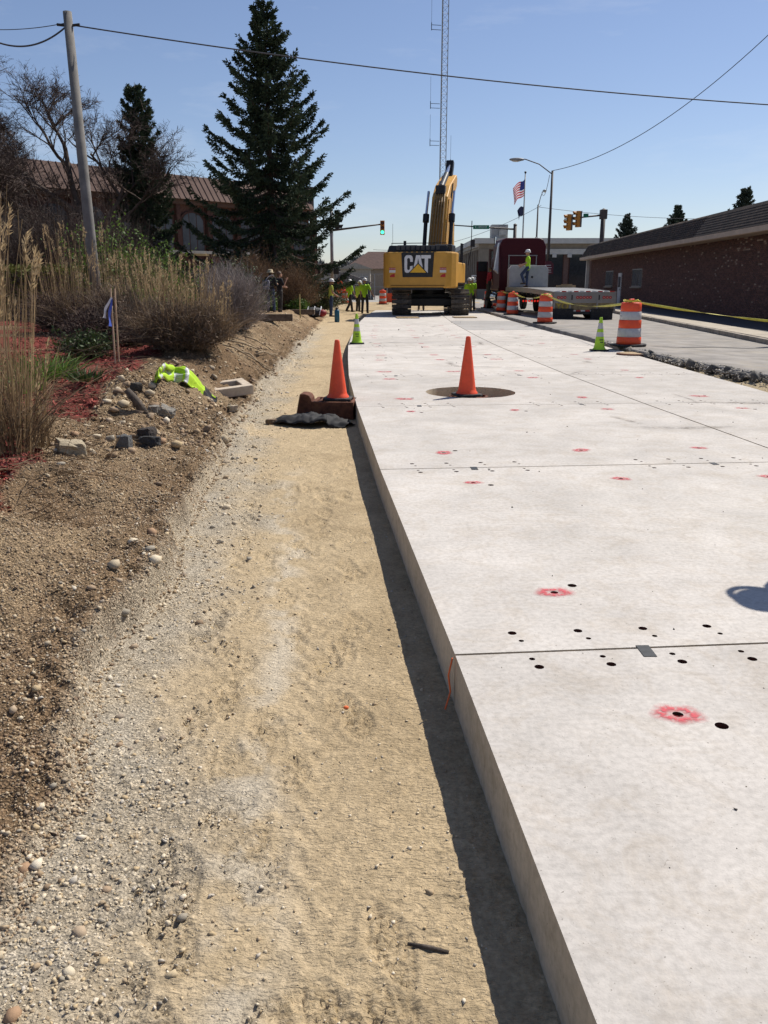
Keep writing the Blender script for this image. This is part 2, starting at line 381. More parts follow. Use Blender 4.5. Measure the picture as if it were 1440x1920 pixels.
# crusted, scuffed sand: small ridges lying across the lane
_mp = _N('ShaderNodeMapping'); _mp.inputs['Scale'].default_value = (22, 55, 30); _K(_tc.outputs['Object'], _mp.inputs[0])
_rn = _N('ShaderNodeTexNoise'); _rn.inputs['Scale'].default_value = 1; _rn.inputs['Detail'].default_value = 5; _rn.inputs['Distortion'].default_value = 1.2; _K(_mp.outputs[0], _rn.inputs['Vector'])
_b3 = _N('ShaderNodeBump'); _b3.inputs['Distance'].default_value = .02; _b3.inputs['Strength'].default_value = .7; _K(_rn.outputs['Fac'], _b3.inputs['Height']); _K(_b2.outputs[0], _b3.inputs['Normal']); _K(_b3.outputs[0], _b.inputs['Normal'])
ground = tag(link('ground', np_mesh('ground', np.stack([Xg, Yg, Hg], -1).reshape(-1, 3), F, True, col=col.reshape(-1, 4)), g_mat), kind='structure')

# ---------------------------------------------------------------- loose stones, gravel and mulch
bm = bmesh.new(); bmesh.ops.create_icosphere(bm, subdivisions=1, radius=1)
bm.verts.ensure_lookup_table(); ICO_V = np.array([v.co[:] for v in bm.verts]); ICO_F = np.array([[v.index for v in f.verts] for f in bm.faces]); bm.free()
def rand_rot(n):
    q = rng.normal(size=(n, 4)); q /= np.linalg.norm(q, axis=1)[:, None]; a, b, c, d = q.T
    return np.stack([np.stack([1 - 2 * (c * c + d * d), 2 * (b * c - a * d), 2 * (b * d + a * c)], -1),
                     np.stack([2 * (b * c + a * d), 1 - 2 * (b * b + d * d), 2 * (c * d - a * b)], -1),
                     np.stack([2 * (b * d - a * c), 2 * (c * d + a * b), 1 - 2 * (b * b + c * c)], -1)], 1)
OCT_V = np.array([(1, 0, 0), (-1, 0, 0), (0, 1, 0), (0, -1, 0), (0, 0, 1), (0, 0, -1), (.6, .6, .5), (-.6, .55, -.5)], float)
OCT_F = np.array([(0, 2, 4), (2, 1, 4), (1, 3, 4), (3, 0, 4), (2, 0, 5), (1, 2, 5), (3, 1, 5), (0, 3, 5)])
def pebbles(name, P, S, mtl, sink=.38, jit=.34, flat=.75, parent=None, cheap=False):
    n = len(P); BV, BF = (OCT_V[:6], OCT_F) if cheap else (ICO_V, ICO_F)
    if not cheap:                                        # 12-vertex icosahedron
        BV, BF = ICO12
    k = len(BV); base = BV[None] * (1 + jit * rng.normal(size=(n, k, 1)))
    ax = np.stack([np.ones(n), rng.uniform(.6, 1, n), rng.uniform(.45, .9, n) * flat / .75], -1)
    V = base * ax[:, None, :] * S[:, None, None]
    V = np.einsum('nij,nkj->nki', rand_rot(n), V); V[..., 2] *= .85
    V = V + P[:, None, :]; V[..., 2] += (S * (1 - 2 * sink) * .5)[:, None]
    Fp = (BF[None] + (np.arange(n) * k)[:, None, None]).reshape(-1, 3)
    return link(name, np_mesh(name, V.reshape(-1, 3), Fp), mtl, parent)
bm = bmesh.new(); bmesh.ops.create_icosphere(bm, subdivisions=1, radius=1)
bmesh.ops.dissolve_degenerate(bm, dist=0, edges=bm.edges); bm.free()
_p = (1 + 5 ** .5) / 2
ICO12 = (np.array([(-1, _p, 0), (1, _p, 0), (-1, -_p, 0), (1, -_p, 0), (0, -1, _p), (0, 1, _p), (0, -1, -_p), (0, 1, -_p), (_p, 0, -1), (_p, 0, 1), (-_p, 0, -1), (-_p, 0, 1)]) / math.sqrt(1 + _p * _p),
         np.array([(0, 11, 5), (0, 5, 1), (0, 1, 7), (0, 7, 10), (0, 10, 11), (1, 5, 9), (5, 11, 4), (11, 10, 2), (10, 7, 6), (7, 1, 8), (3, 9, 4), (3, 4, 2), (3, 2, 6), (3, 6, 8), (3, 8, 9), (4, 9, 5), (2, 4, 11), (6, 2, 10), (8, 6, 7), (9, 8, 1)]))
m_grav = island_ramp('crushed_limestone', [(.56, .47, .34), (.45, .37, .26), (.62, .53, .39), (.47, .42, .35), (.37, .28, .18), (.52, .41, .26), (.32, .28, .22), (.64, .56, .44), (.46, .35, .21)], bs=90)
m_pea = island_ramp('pea_gravel', [(.34, .245, .15), (.25, .17, .105), (.43, .33, .215), (.31, .25, .18), (.19, .13, .085), (.38, .28, .17), (.27, .20, .135), (.48, .39, .27)], bs=120)
m_cob = island_ramp('river_cobble', [(.36, .26, .17), (.27, .19, .12), (.42, .32, .22), (.31, .25, .19), (.36, .23, .14), (.23, .17, .12)], bs=25)
def scatter(n, ufun, y0, y1, p=1.0):
    y = y0 * (y1 / y0) ** rng.random(n); uu = ufun(n, y); x = foot(y) - uu
    return x, y, uu
def on_ground(x, y): return np.stack([x, y, ground_h(x, y)], -1)
def keep(x, y, prob): k = rng.random(len(x)) < prob; return x[k], y[k], k
# crushed stone band along the foot of the bank
x, y, uu = scatter(17000, lambda n, y: rng.normal(-.16, .21, n), 1.3, 22)
x, y, k = keep(x, y, .25 + .75 * sstep(-.2, .35, fbm(x, y, 2.2, 3, 71))); S = np.clip(rng.lognormal(-5.45, .5, len(x)), .002, .020) * (.6 + .4 * np.minimum(y / 3.5, 2.2))
tag(pebbles('crushed_stone', on_ground(x, y), S, m_grav), 'loose pale crushed stone along the foot of the dirt bank', 'gravel', kind='stuff')
# pea gravel on the near bank
x, y, uu = scatter(70000, lambda n, y: rng.uniform(-.05, 1.5, n), 1.5, 10)
x, y, k = keep(x, y, (1 - mulch_mask(x, y)) * (.55 + .45 * sstep(-.3, .3, fbm(x, y, 1.5, 3, 72)))); S = np.clip(rng.lognormal(-5.15, .38, len(x)), .003, .018) * (.75 + .08 * y)
tag(pebbles('pea_gravel', on_ground(x, y), S, m_pea, cheap=True), 'brown pea gravel covering the near slope of the bank', 'gravel', kind='stuff')
# scattered bits on the sand
x = rng.uniform(-1.9, .3, 7000); y = 1.25 * (22 / 1.25) ** rng.random(7000)
k = (x > foot(y)) & (x < edgeL(y) - .04); x, y = x[k], y[k]; S = np.clip(rng.lognormal(-5.6, .5, len(x)), .0018, .014)
tag(pebbles('sand_grit', on_ground(x, y), S, m_grav, cheap=True), 'small stones and grit scattered over the sand bed', 'grit', kind='stuff')
# rubble further along the bank
x, y, uu = scatter(5000, lambda n, y: rng.uniform(-.1, 1.7, n), 8, 34)
x, y, k = keep(x, y, (1 - mulch_mask(x, y)) * .9); S = np.clip(rng.lognormal(-4.2, .55, len(x)), .006, .07)
tag(pebbles('bank_rubble', on_ground(x, y), S, m_pea), 'clods and rubble on the far slope of the bank', 'rubble', kind='stuff')
# red bark chips
n = 16000; y = 4.5 * (26 / 4.5) ** rng.random(n); x = np.interp(y, MUL_Y, MUL_X) + .12 - rng.random(n) ** 1.3 * 3.6
x, y, k = keep(x, y, mulch_mask(x, y)); n = len(x)
d = rng.normal(size=(n, 3)); d[:, 2] *= .45; d /= np.linalg.norm(d, axis=1)[:, None]; s = np.cross(d, rng.normal(size=(n, 3))); s /= np.linalg.norm(s, axis=1)[:, None]
ln = rng.uniform(.012, .05, n)[:, None]; wd = ln * rng.uniform(.15, .35, n)[:, None]; P = on_ground(x, y); P[:, 2] += .008
V = np.stack([P - d * ln - s * wd, P + d * ln - s * wd * .5, P + d * ln * .9 + s * wd, P - d * ln * .8 + s * wd], 1).reshape(-1, 3)
tag(link('bark_mulch', np_mesh('bark_mulch', V, np.arange(n * 4).reshape(-1, 4)), island_ramp('red_bark', [(.28, .055, .045), (.19, .04, .033), (.33, .09, .07), (.13, .038, .028), (.24, .06, .048)], bs=40)),
    'red dyed bark chips spread over the planting bed', 'mulch', kind='stuff')
# bigger stones: pieces of the ground, one by one
stone_me = []
for i in range(9):
    k = len(ICO_V); a = ICO_V * (1 + (.09 if i % 2 == 0 else .24) * rng.normal(size=(k, 1))) * np.array([1, rng.uniform(.65, .95), rng.uniform(.45, .75)]); stone_me.append(np_mesh('stone', a, ICO_F, i % 2 == 0)); stone_me[-1].materials.append(m_cob if i % 2 == 0 else m_grav)
def stone(p, s, me=None, sink=.3):
    o = bpy.data.objects.new('stone', me or random.choice(stone_me)); C.objects.link(o); o.parent = ground
    o.location = (p[0], p[1], p[2] + s * (.35 - sink)); o.scale = (s, s, s); o.rotation_euler = (random.gauss(0, .25), random.gauss(0, .25), random.uniform(0, 6.3))
cob = [(150, 845), (135, 855), (210, 855), (245, 848), (180, 820), (165, 835), (115, 870), (260, 775), (232, 760), (245, 745), (222, 735), (200, 752), (214, 771), (270, 720), (280, 740), (238, 722), (205, 790), (190, 802), (228, 795), (205, 828), (120, 828), (140, 815),
       (105, 845), (95, 835), (172, 850), (160, 800), (268, 800), (252, 820), (300, 830), (330, 836), (285, 826), (345, 800), (312, 790), (215, 1060), (172, 1105), (140, 1105), (175, 1075), (190, 1130), (120, 1205), (90, 1210), (40, 1355), (25, 1340), (120, 1365), (125, 1390), (150, 1295), (205, 1275),
       (262, 1050), (280, 1030), (205, 1540), (165, 1445), (185, 1460), (218, 1490), (235, 1495), (150, 1470), (115, 1655), (20, 1745), (300, 1580), (285, 1000), (292, 1055), (190, 1230), (70, 1300), (48, 1315), (245, 1405), (270, 1465), (60, 1240), (185, 1200), (330, 1660), (310, 1655), (55, 1610), (100, 1480), (132, 1500)]
for px, py in cob:
    p = ray(px, py); d = p.y; stone(p, random.uniform(8, 17) * d / FPX * (.78 if py < 1130 else .62), random.choice(stone_me[1::2]) if (py > 1130 and random.random() < .8) else None)
for i in range(60):                                         # random medium stones at the foot of the bank
    y0 = 1.5 * (15 / 1.5) ** random.random(); uu = random.gauss(-.1, .28); x0 = float(foot(y0)) - uu; stone((x0, y0, gh(x0, y0)), random.uniform(.011, .028) * (.8 + y0 / 12))

# ================================================================ precast concrete pavement
def concrete(name, base, stain=(.36, .29, .21), st=.42):
    m = bpy.data.materials.new(name); m.use_nodes = True; t = m.node_tree; N = t.nodes.new; K = t.links.new; b = t.nodes['Principled BSDF']
    b.inputs['Roughness'].default_value = .85; b.inputs['Specular IOR Level'].default_value = .2
    tcn = N('ShaderNodeTexCoord'); gm = N('ShaderNodeNewGeometry')
    def nz(s, det, ro=.6, dist=0):
        n = N('ShaderNodeTexNoise'); n.inputs['Scale'].default_value = s; n.inputs['Detail'].default_value = det; n.inputs['Roughness'].default_value = ro; n.inputs['Distortion'].default_value = dist
        K(gm.outputs['Position'], n.inputs['Vector']); return n.outputs['Fac']
    def ramp(f, a, bq, ca, cb):
        r = N('ShaderNodeValToRGB'); r.color_ramp.elements[0].position = a; r.color_ramp.elements[1].position = bq; r.color_ramp.elements[0].color = tuple(ca) + (1,); r.color_ramp.elements[1].color = tuple(cb) + (1,); K(f, r.inputs[0]); return r.outputs[0]
    def mixc(f, a, bq, mode='MIX', fac=1):
        x = N('ShaderNodeMixRGB'); x.blend_type = mode
        if f is None: x.inputs[0].default_value = fac
        else: K(f, x.inputs[0])
        for s, v in ((1, a), (2, bq)):
            if isinstance(v, tuple): x.inputs[s].default_value = v + (1,)
            else: K(v, x.inputs[s])
        return x.outputs[0]
    c = ramp(nz(1.3, 8, .65, .4), .32, .70, tuple(q * .79 for q in base), tuple(min(1, q * 1.06) for q in base))
    c = mixc(ramp(nz(4.2, 9, .75, .9), .47, .70, (0, 0, 0), (st, st, st)), c, tuple(stain))
    c = mixc(None, c, ramp(nz(38, 5, .6), .25, .6, (.80, .80, .80), (1.05, 1.05, 1.05)), 'MULTIPLY')
    c = mixc(ramp(nz(95, 2, .5), .25, .31, (.8, .8, .8), (0, 0, 0)), c, (.16, .14, .12))
    c = mixc(ramp(nz(26, 4, .7, 1.5), .27, .34, (.6, .6, .6), (0, 0, 0)), c, (.22, .19, .16))
    c = mixc(ramp(nz(.55, 6, .7, 1.2), .50, .72, (0, 0, 0), (.22, .22, .22)), c, (.34, .32, .30))
    # brushed streaks across the lane
    mpn = N('ShaderNodeMapping'); mpn.inputs['Scale'].default_value = (1.2, 26, 1); mpn.inputs['Rotation'].default_value = (0, 0, .08); K(gm.outputs['Position'], mpn.inputs[0])
    sn = N('ShaderNodeTexNoise'); sn.inputs['Scale'].default_value = 1.6; sn.inputs['Detail'].default_value = 4; K(mpn.outputs[0], sn.inputs['Vector'])
    c = mixc(None, c, ramp(sn.outputs['Fac'], .3, .7, (.965, .965, .965), (1.02, 1.02, 1.02)), 'MULTIPLY')
    oi = N('ShaderNodeObjectInfo'); om = N('ShaderNodeMapRange'); om.inputs['To Min'].default_value = .91; om.inputs['To Max'].default_value = 1.04; K(oi.outputs['Random'], om.inputs['Value']); oh = N('ShaderNodeHueSaturation'); K(om.outputs[0], oh.inputs['Value']); K(c, oh.inputs['Color']); c = oh.outputs[0]
    K(c, b.inputs['Base Color'])
    bp = N('ShaderNodeBump'); bp.inputs['Strength'].default_value = .35; bp.inputs['Distance'].default_value = .004; K(nz(120, 4), bp.inputs['Height']); K(bp.outputs[0], b.inputs['Normal'])
    return m
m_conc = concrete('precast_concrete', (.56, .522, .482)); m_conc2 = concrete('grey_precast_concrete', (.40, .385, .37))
m_side = concrete('bounce_tinted_edge', (.56, .485, .375), (.24, .19, .12), .5)  # slab sides tinted tan to paint in warm bounce from the sand
m_hole = mat('rusty_port', (.12, .045, .025), .9, var=.5, vs=60)
m_tapeb = mat('black_shim', (.03, .032, .035), .6, var=.3, vs=40)
m_paint = bpy.data.materials.new('red_spray_paint'); m_paint.use_nodes = True
t = m_paint.node_tree; b = t.nodes['Principled BSDF']; b.inputs['Base Color'].default_value = (.55, .05, .07, 1); b.inputs['Roughness'].default_value = .7
a_ = t.nodes.new('ShaderNodeAttribute'); a_.attribute_name = 'Col'; n_ = t.nodes.new('ShaderNodeTexNoise'); n_.inputs['Scale'].default_value = 55; n_.inputs['Detail'].default_value = 6
ge = t.nodes.new('ShaderNodeNewGeometry'); t.links.new(ge.outputs['Position'], n_.inputs['Vector'])
mr_ = t.nodes.new('ShaderNodeMapRange'); mr_.inputs['From Min'].default_value = .28; mr_.inputs['From Max'].default_value = .55; t.links.new(n_.outputs['Fac'], mr_.inputs['Value'])
ml_ = t.nodes.new('ShaderNodeMath'); ml_.operation = 'MULTIPLY'; t.links.new(mr_.outputs[0], ml_.inputs[0]); t.links.new(a_.outputs['Fac'], ml_.inputs[1]); t.links.new(ml_.outputs[0], b.inputs['Alpha'])
slab = bpy.data.objects.new('concrete_pavement', None); C.objects.link(slab); tag(slab, kind='structure')
T = .24
def panel(poly, holes, mtl, nseg=14):
    from mathutils.geometry import delaunay_2d_cdt
    c = sum((Vector(p) for p in poly), Vector((0, 0))) / 4
    outer = []
    for a, bq in zip(poly, poly[1:] + poly[:1]):
        a = Vector(a) + (c - Vector(a)) * .0046; bq = Vector(bq) + (c - Vector(bq)) * .0046; kk = 80 if a.y < 8 else (30 if a.y < 14 else 6); nn = (c - a).normalized()
        for q in range(kk): outer.append(a + (bq - a) * (q / kk) + (nn * random.choice((0, 0, .001, .002, .002, .007)) * random.random() if q else Vector((0, 0))))
    loops = [outer]
    for hx, hy, r in holes:
        k = 40 if r > .3 else nseg
        loops.append([Vector((hx + r * math.cos(2 * math.pi * q / k), hy + r * math.sin(2 * math.pi * q / k))) for q in range(k)])
    vs, es = [], []
    for lp in loops:
        b0 = len(vs); vs += lp; es += [(b0 + q, b0 + (q + 1) % len(lp)) for q in range(len(lp))]
    ov, oe, of, *_ = delaunay_2d_cdt(vs, es, [], 0, 1e-6)
    tri = []
    for f in of:
        q = (ov[f[0]] + ov[f[1]] + ov[f[2]]) / 3
        if not any((q.x - hx) ** 2 + (q.y - hy) ** 2 < r * r * .98 for hx, hy, r in holes): tri.append(tuple(f))
    n0 = len(ov); V = [(v.x, v.y, T / 2) for v in ov]; Fm = tri; mi = [0] * len(tri)
    for li, lp in enumerate(loops):
        b0 = len(V); k = len(lp); V += [(v.x, v.y, T / 2) for v in lp] + [(v.x, v.y, -T / 2) for v in lp]
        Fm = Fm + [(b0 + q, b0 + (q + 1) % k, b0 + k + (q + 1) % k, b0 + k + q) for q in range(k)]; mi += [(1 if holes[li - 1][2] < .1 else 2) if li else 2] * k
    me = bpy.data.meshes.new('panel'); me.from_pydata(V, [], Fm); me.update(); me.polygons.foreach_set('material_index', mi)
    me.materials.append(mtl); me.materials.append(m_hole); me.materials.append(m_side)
    o = bpy.data.objects.new('panel', me); C.objects.link(o); o.parent = slab; o.location = (0, 0, -T / 2)
    return o
def paint_mark(p, parent, r=.07):
    rr = [.30, .55, .8, 1.0, 1.25, 1.6]; al = [.25, .5, .95, .7, .3, 0]; k = 24; V = []; cl = []
    sx = random.uniform(1.0, 1.35); a0 = random.random() * 6
    for q, a in zip(rr, al):
        for j in range(k):
            th = 2 * math.pi * j / k; wob = 1 + .16 * math.sin(2 * th + a0) + .08 * math.sin(5 * th + a0 * 2)
            V.append((p[0] + r * q * .8 * sx * wob * math.cos(th), p[1] + r * q * .8 * wob * math.sin(th), .0025)); cl.append((a, a, a))
    Fp = [(i * k + j, i * k + (j + 1) % k, (i + 1) * k + (j + 1) % k, (i + 1) * k + j) for i in range(len(rr) - 1) for j in range(k)]
    o = link('paint_mark', np_mesh('paint_mark', V, Fp, col=np.array(cl)), m_paint, parent)
    o.location = (0, 0, T / 2)
JY = [-2.0, 1.0 - 1.41, 3.19, 6.79, 10.49, 14.08, 17.6, 21.2, 24.8, 28.4, 32.0, 35.6, 39.2, 42.8, 46.4, 50]
JP = [Vector((float(edgeL(y)), y)) for y in JY]
def nrm(i):
    d = (JP[min(i + 1, len(JP) - 1)] - JP[max(i - 1, 0)]).normalized(); return Vector((d.y, -d.x))
WA = 3.74
def JR(i): return JP[i] + nrm(i) * WA
def JRR(i):
    p = JR(i); n_ = nrm(i); return p + n_ * ((5.5 if p.y < 26 else 5.35) - p.x + (.25 if p.y < 9 else 0)) / n_.x
MANHOLE = Vector((1.24, 11.93))
def hole_set(A, Bq, e, f, near):
    """A,Bq: left ends of near and far joint; e across, f along unit vectors; returns holes and red marks"""
    holes, marks = [], []; L_ = (Bq - A).length; w_ = e[1]; e = e[0]
    cols = [.30 + .30 * k for k in range(4)] + [w_ - 1.45 + .30 * k for k in range(4)] if w_ > 3 else [.25 + .3 * k for k in range(3)] + [w_ - .85 + .3 * k for k in range(3)]
    for cx in cols:
        for dy, dx, r in ((.115, .02, .012), (.20, 0, .020), (L_ - .065, .02, .013), (L_ - .14, .03, .020)):
            q = A + e * (cx + dx) + f * dy; holes.append((q.x, q.y, r))
    for row in (.66, L_ - .52):
        for cx in ((.68, 1.9, 3.08) if w_ > 3 else (w_ * .5,)):
            q = A + e * (cx + random.uniform(-.05, .05)) + f * (row + random.uniform(-.04, .04)); holes.append((q.x, q.y, .020)); marks.append(q)
            if random.random() < .3 or (cx < .7 and w_ > 3): q2 = q + e * .12 + f * (.09 if row < 1 else -.09); holes.append((q2.x, q2.y, .024))
    return holes, marks
for i in range(1, len(JP) - 1):
    for lane in (0, 1):
        A, Bq, Cq, D = (JP[i], JR(i), JR(i + 1), JP[i + 1]) if lane == 0 else (JR(i), JRR(i), JRR(i + 1), JR(i + 1))
        if lane == 1: off = nrm(i) * .008; A = A + off; D = D + off
        e = (Bq - A).normalized(); f = (D - A).normalized(); holes, marks = [], []
        if i <= 9: holes, marks = hole_set(A, D, (e, (Bq - A).length), f, i < 4)
        if lane == 0 and i == 4:
            holes = [h for h in holes if (Vector(h[:2]) - MANHOLE).length > .8]; marks = [q for q in marks if (q - MANHOLE).length > .8]
            holes.append((MANHOLE.x, MANHOLE.y, .645))
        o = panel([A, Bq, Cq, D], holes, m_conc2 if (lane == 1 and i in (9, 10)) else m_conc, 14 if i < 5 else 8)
        for q in marks:
            if lane == 0 or random.random() < .6: paint_mark(q, o, random.uniform(.048, .078) * (1 if i < 4 else 1.2))
        if lane == 0 and i < 8:                                 # black shims at the joint
            q = A + e * (.80 if i != 2 else .82) - f * .035
            MB().box((q.x, q.y, T / 2 + .001), (.055, .11, .004), (0, 0, math.atan2(e.y, e.x) - .06)).build('shim', m_tapeb, o)
            q = A + e * 2.9 - f * .03
            MB().box((q.x, q.y, T / 2 + .001), (.05, .09, .004), (0, 0, math.atan2(e.y, e.x))).build('shim', m_tapeb, o)
n = 420; y = 1.6 * (40 / 1.6) ** rng.random(n); x = edgeL(y) + .1 + rng.random(n) ** .8 * 5.0
tag(pebbles('slab_grit', np.stack([x, y, np.zeros(n)], -1), np.clip(rng.lognormal(-5.4, .5, n), .002, .016) * (.7 + y * .05), island_ramp('slab_grit', [(.16, .14, .12), (.30, .25, .18), (.10, .09, .08), (.36, .31, .24)]), cheap=True), 'small crumbs of stone and dirt strewn over the slab', 'grit', kind='stuff')
# dirty tyre scuffs dragged over the slab
m_scuff = m_paint.copy(); m_scuff.name = 'dirt_scuff'; m_scuff.node_tree.nodes['Principled BSDF'].inputs['Base Color'].default_value = (.17, .14, .11, 1)
for nd in m_scuff.node_tree.nodes:
    if nd.type == 'TEX_NOISE': nd.inputs['Scale'].default_value = 9; nd.inputs['Roughness'].default_value = .75
    if nd.type == 'MAP_RANGE': nd.inputs['From Min'].default_value = .38; nd.inputs['From Max'].default_value = .66
for i in range(26):
    y0 = 7.5 + 30 * random.random() ** 1.2; x0 = float(edgeL(y0)) + random.uniform(.5, 5.3); l_ = random.uniform(.5, 1.8); w_ = random.uniform(.08, .3); a0 = random.choice((random.gauss(.05, .12), random.gauss(1.5, .2)))
    V, cl = [], []
    for q in range(15):
        s_ = q / 14; bend = .12 * math.sin(s_ * 3 + i)
        for k in range(5):
            t_ = k / 4 - .5; lx, ly = (s_ - .5) * l_, t_ * w_ + bend; V.append((x0 + lx * math.cos(a0) - ly * math.sin(a0), y0 + lx * math.sin(a0) + ly * math.cos(a0), .003)); al_ = .75 * (1 - abs(t_) * 2) * math.sin(math.pi * s_); cl.append((al_, al_, al_))
    link('dirt_scuff', np_mesh('dirt_scuff', V, [(q * 5 + k, q * 5 + k + 1, q * 5 + k + 6, q * 5 + k + 5) for q in range(14) for k in range(4)], col=np.array(cl)), m_scuff, slab)
# sub-base seen through the openings
tag(link('sub_base', np_mesh('sub_base', [(-1.2, -1, -.262), (6.3, -1, -.262), (6.3, 56, -.262), (-1.2, 56, -.262)], [(0, 1, 2, 3)]), mat('sub_base_sand', (.36, .27, .15), .95, var=.3, vs=20)), kind='structure')

# ================================================================ road on the right
AY = [-3, 10, 13.5, 15.9, 18.4, 27.2, 40.5, 52, 66]; AX = [7.0, 6.6, 6.2, 5.86, 5.66, 5.55, 5.5, 5.65, 6.2]
def KX(y): return 9.75 + (y - 20.0) * .0985
ZA = .085
ys = np.concatenate([np.arange(-3, 40, .12), np.arange(40, 66, .4)])
axl = np.interp(ys, AY, AX) + .10 * fbm(ys, ys * 0 + 2, .8, 3, 90) + .05 * fbm(ys, ys * 0, 4, 3, 91)
ncol = 8; V = []; 
for yv, a in zip(ys, axl):
    kx = KX(yv) + .05
    V += [(a + .03 * math.sin(yv * 9), yv, -.30), (a, yv, ZA - .015)] + [(a + .02 + (kx - a) * s_, yv, ZA - .105 * s_) for s_ in np.linspace(0, 1, ncol)]
nc = ncol + 2; idx = np.arange(len(ys) * nc).reshape(-1, nc)
F = np.stack([idx[:-1, :-1], idx[:-1, 1:], idx[1:, 1:], idx[1:, :-1]], -1).reshape(-1, 4)
m_asph = mat('worn_asphalt', (.27, .25, .23), .9, var=.2, vs=1.6, bump=.5, bs=130, spec=.2, dirt=((.36, .31, .24), 1.1, .5, .5))
road = tag(link('road', np_mesh('road', V, F), m_asph), kind='structure')
# tar-filled crack across the lane
pts = [(9.6, 20.6), (8.6, 20.1), (7.9, 20.25), (7.0, 19.8), (6.3, 19.95)]
V = []
for i, (cx, cy) in enumerate(pts): wv = .05 if i < 4 else .015; zc_ = ZA + .006 - .105 * (cx - 5.7) / 4.1; V += [(cx, cy - wv, zc_), (cx, cy + wv, zc_)]
link('crack_seal', np_mesh('crack_seal', V, [(2 * i, 2 * i + 2, 2 * i + 3, 2 * i + 1) for i in range(4)]), mat('tar', (.03, .03, .03), .6), road)
# gap between slab and road: sand and broken stone
ys = np.arange(1, 56, .12); V = []
for yv in ys:
    for s_ in np.linspace(0, 1, 9):
        xl = float(np.interp(yv, [p.y for p in [JRR(i) for i in range(len(JP))]], [p.x for p in [JRR(i) for i in range(len(JP))]])) - .05; xr = float(np.interp(yv, AY, AX)) + .2
        V.append((xl + (xr - xl) * s_, yv, -.10 + .10 * s_ * s_))
V = np.array(V); V[:, 2] += .05 * fbm(V[:, 0], V[:, 1], 2.5, 4, 95)
idx = np.arange(len(V)).reshape(-1, 9); F = np.stack([idx[:-1, :-1], idx[:-1, 1:], idx[1:, 1:], idx[1:, :-1]], -1).reshape(-1, 4)
gap = tag(link('verge', np_mesh('verge', V, F, True, col=np.broadcast_to(np.array([.46, .37, .24, .3]), (len(V), 4))), g_mat), kind='structure')
n = 3800; y = 9 * (22 / 9) ** rng.random(n); ax_ = np.interp(y, AY, AX); x = ax_ - np.abs(rng.normal(0, .17, n)) + .1
zz = -.06 + .13 * np.clip((x - ax_ + .45) / .5, 0, 1); k = x > 5.56; x, y, zz = x[k], y[k], zz[k]
tag(pebbles('broken_stone', np.stack([x, y, zz], -1), np.clip(rng.lognormal(-4.25, .45, len(x)), .006, .045), island_ramp('broken_stone', [(.33, .30, .26), (.24, .22, .2), (.40, .37, .33), (.17, .15, .13), (.30, .26, .2)], bs=50)),
    'broken grey stone heaped along the torn road edge', 'rubble', kind='stuff')
for i in range(26):                                             # lumps of torn asphalt
    yv = random.uniform(13, 19.2); ck = np_mesh('asphalt_chunk', ICO_V * (1 + .2 * rng.normal(size=(len(ICO_V), 1))) * np.array([1, .8, .5]), ICO_F)
    o = link('asphalt_chunk', ck, mat('torn_asphalt', (.10, .095, .09), .95, var=.5, vs=18, bump=.6), road); s_ = random.uniform(.06, .15)
    o.location = (float(np.interp(yv, AY, AX)) - random.uniform(.0, .14), yv, ZA - random.uniform(.05, .12)); o.scale = (s_, s_, s_); o.rotation_euler = (random.random(), random.random(), random.random() * 6)
# kerb and pavement
m_kerb = mat('kerb_concrete', (.30, .26, .215), .9, var=.25, vs=5, bump=.4, dirt=((.14, .11, .08), 3, .5, .6)); m_walk = mat('walk_concrete', (.40, .35, .28), .9, var=.15, vs=3, bump=.3, dirt=((.25, .2, .15), 1.5, .5, .5))
ZC = .115
walk = bpy.data.objects.new('pavement', None); C.objects.link(walk); tag(walk, kind='structure')
yv = 10.0
while yv < 62:
    l_ = 2.9; j = random.uniform(-.012, .012)
    a0, a1 = KX(yv), KX(yv + l_)
    MB().prism([(a0 + j, yv), (a0 + .16 + j, yv), (a1 + .16 + j, yv + l_ - .015), (a1 + j, yv + l_ - .015)], -.15, ZC + j, 'z').build('kerb', m_kerb, walk, bevel=.015)
    MB().prism([(a0 + .175, yv), (a0 + 1.15, yv), (a1 + 1.15, yv + l_ - .012), (a1 + .175, yv + l_ - .012)], -.15, ZC + .004, 'z').build('paving_slab', m_walk, walk, bevel=.008)
    yv += l_
tag(link('shade_strip', np_mesh('shade_strip', [(KX(8) + 1.16, 8, ZC - .004), (KX(8) + 9, 8, ZC - .004), (KX(62) + 9, 62, ZC - .004), (KX(62) + 1.16, 62, ZC - .004)], [(0, 1, 2, 3)]), mat('shade_dark_ground', (.045, .045, .05), .8, var=.25, vs=2, bump=.3)), kind='structure')  # dark ground strip, painted to widen and deepen the shop's shadow
# cross street and ground beyond
tag(link('cross_street', np_mesh('cross_street', [(-60, 66, .0), (80, 66, .0), (80, 82, .0), (-60, 82, .0)], [(0, 1, 2, 3)]), mat('pale_asphalt', (.30, .285, .26), .9, var=.15, vs=.5)), kind='structure')
tag(link('far_road', np_mesh('far_road', [(-1, 82, -.004), (8, 82, -.004), (4, 420, -.004), (-6, 420, -.004)], [(0, 1, 2, 3)]), mat('pale_asphalt')), kind='structure')
tag(link('dirt_apron', np_mesh('dirt_apron', [(-7, 50, -.02), (6, 50, -.02), (8, 72, .012), (-9, 72, .012)], [(0, 1, 2, 3)]), mat('apron_dirt', (.36, .27, .155), .95, var=.3, vs=1.2, bump=.5, bs=30)), kind='structure')

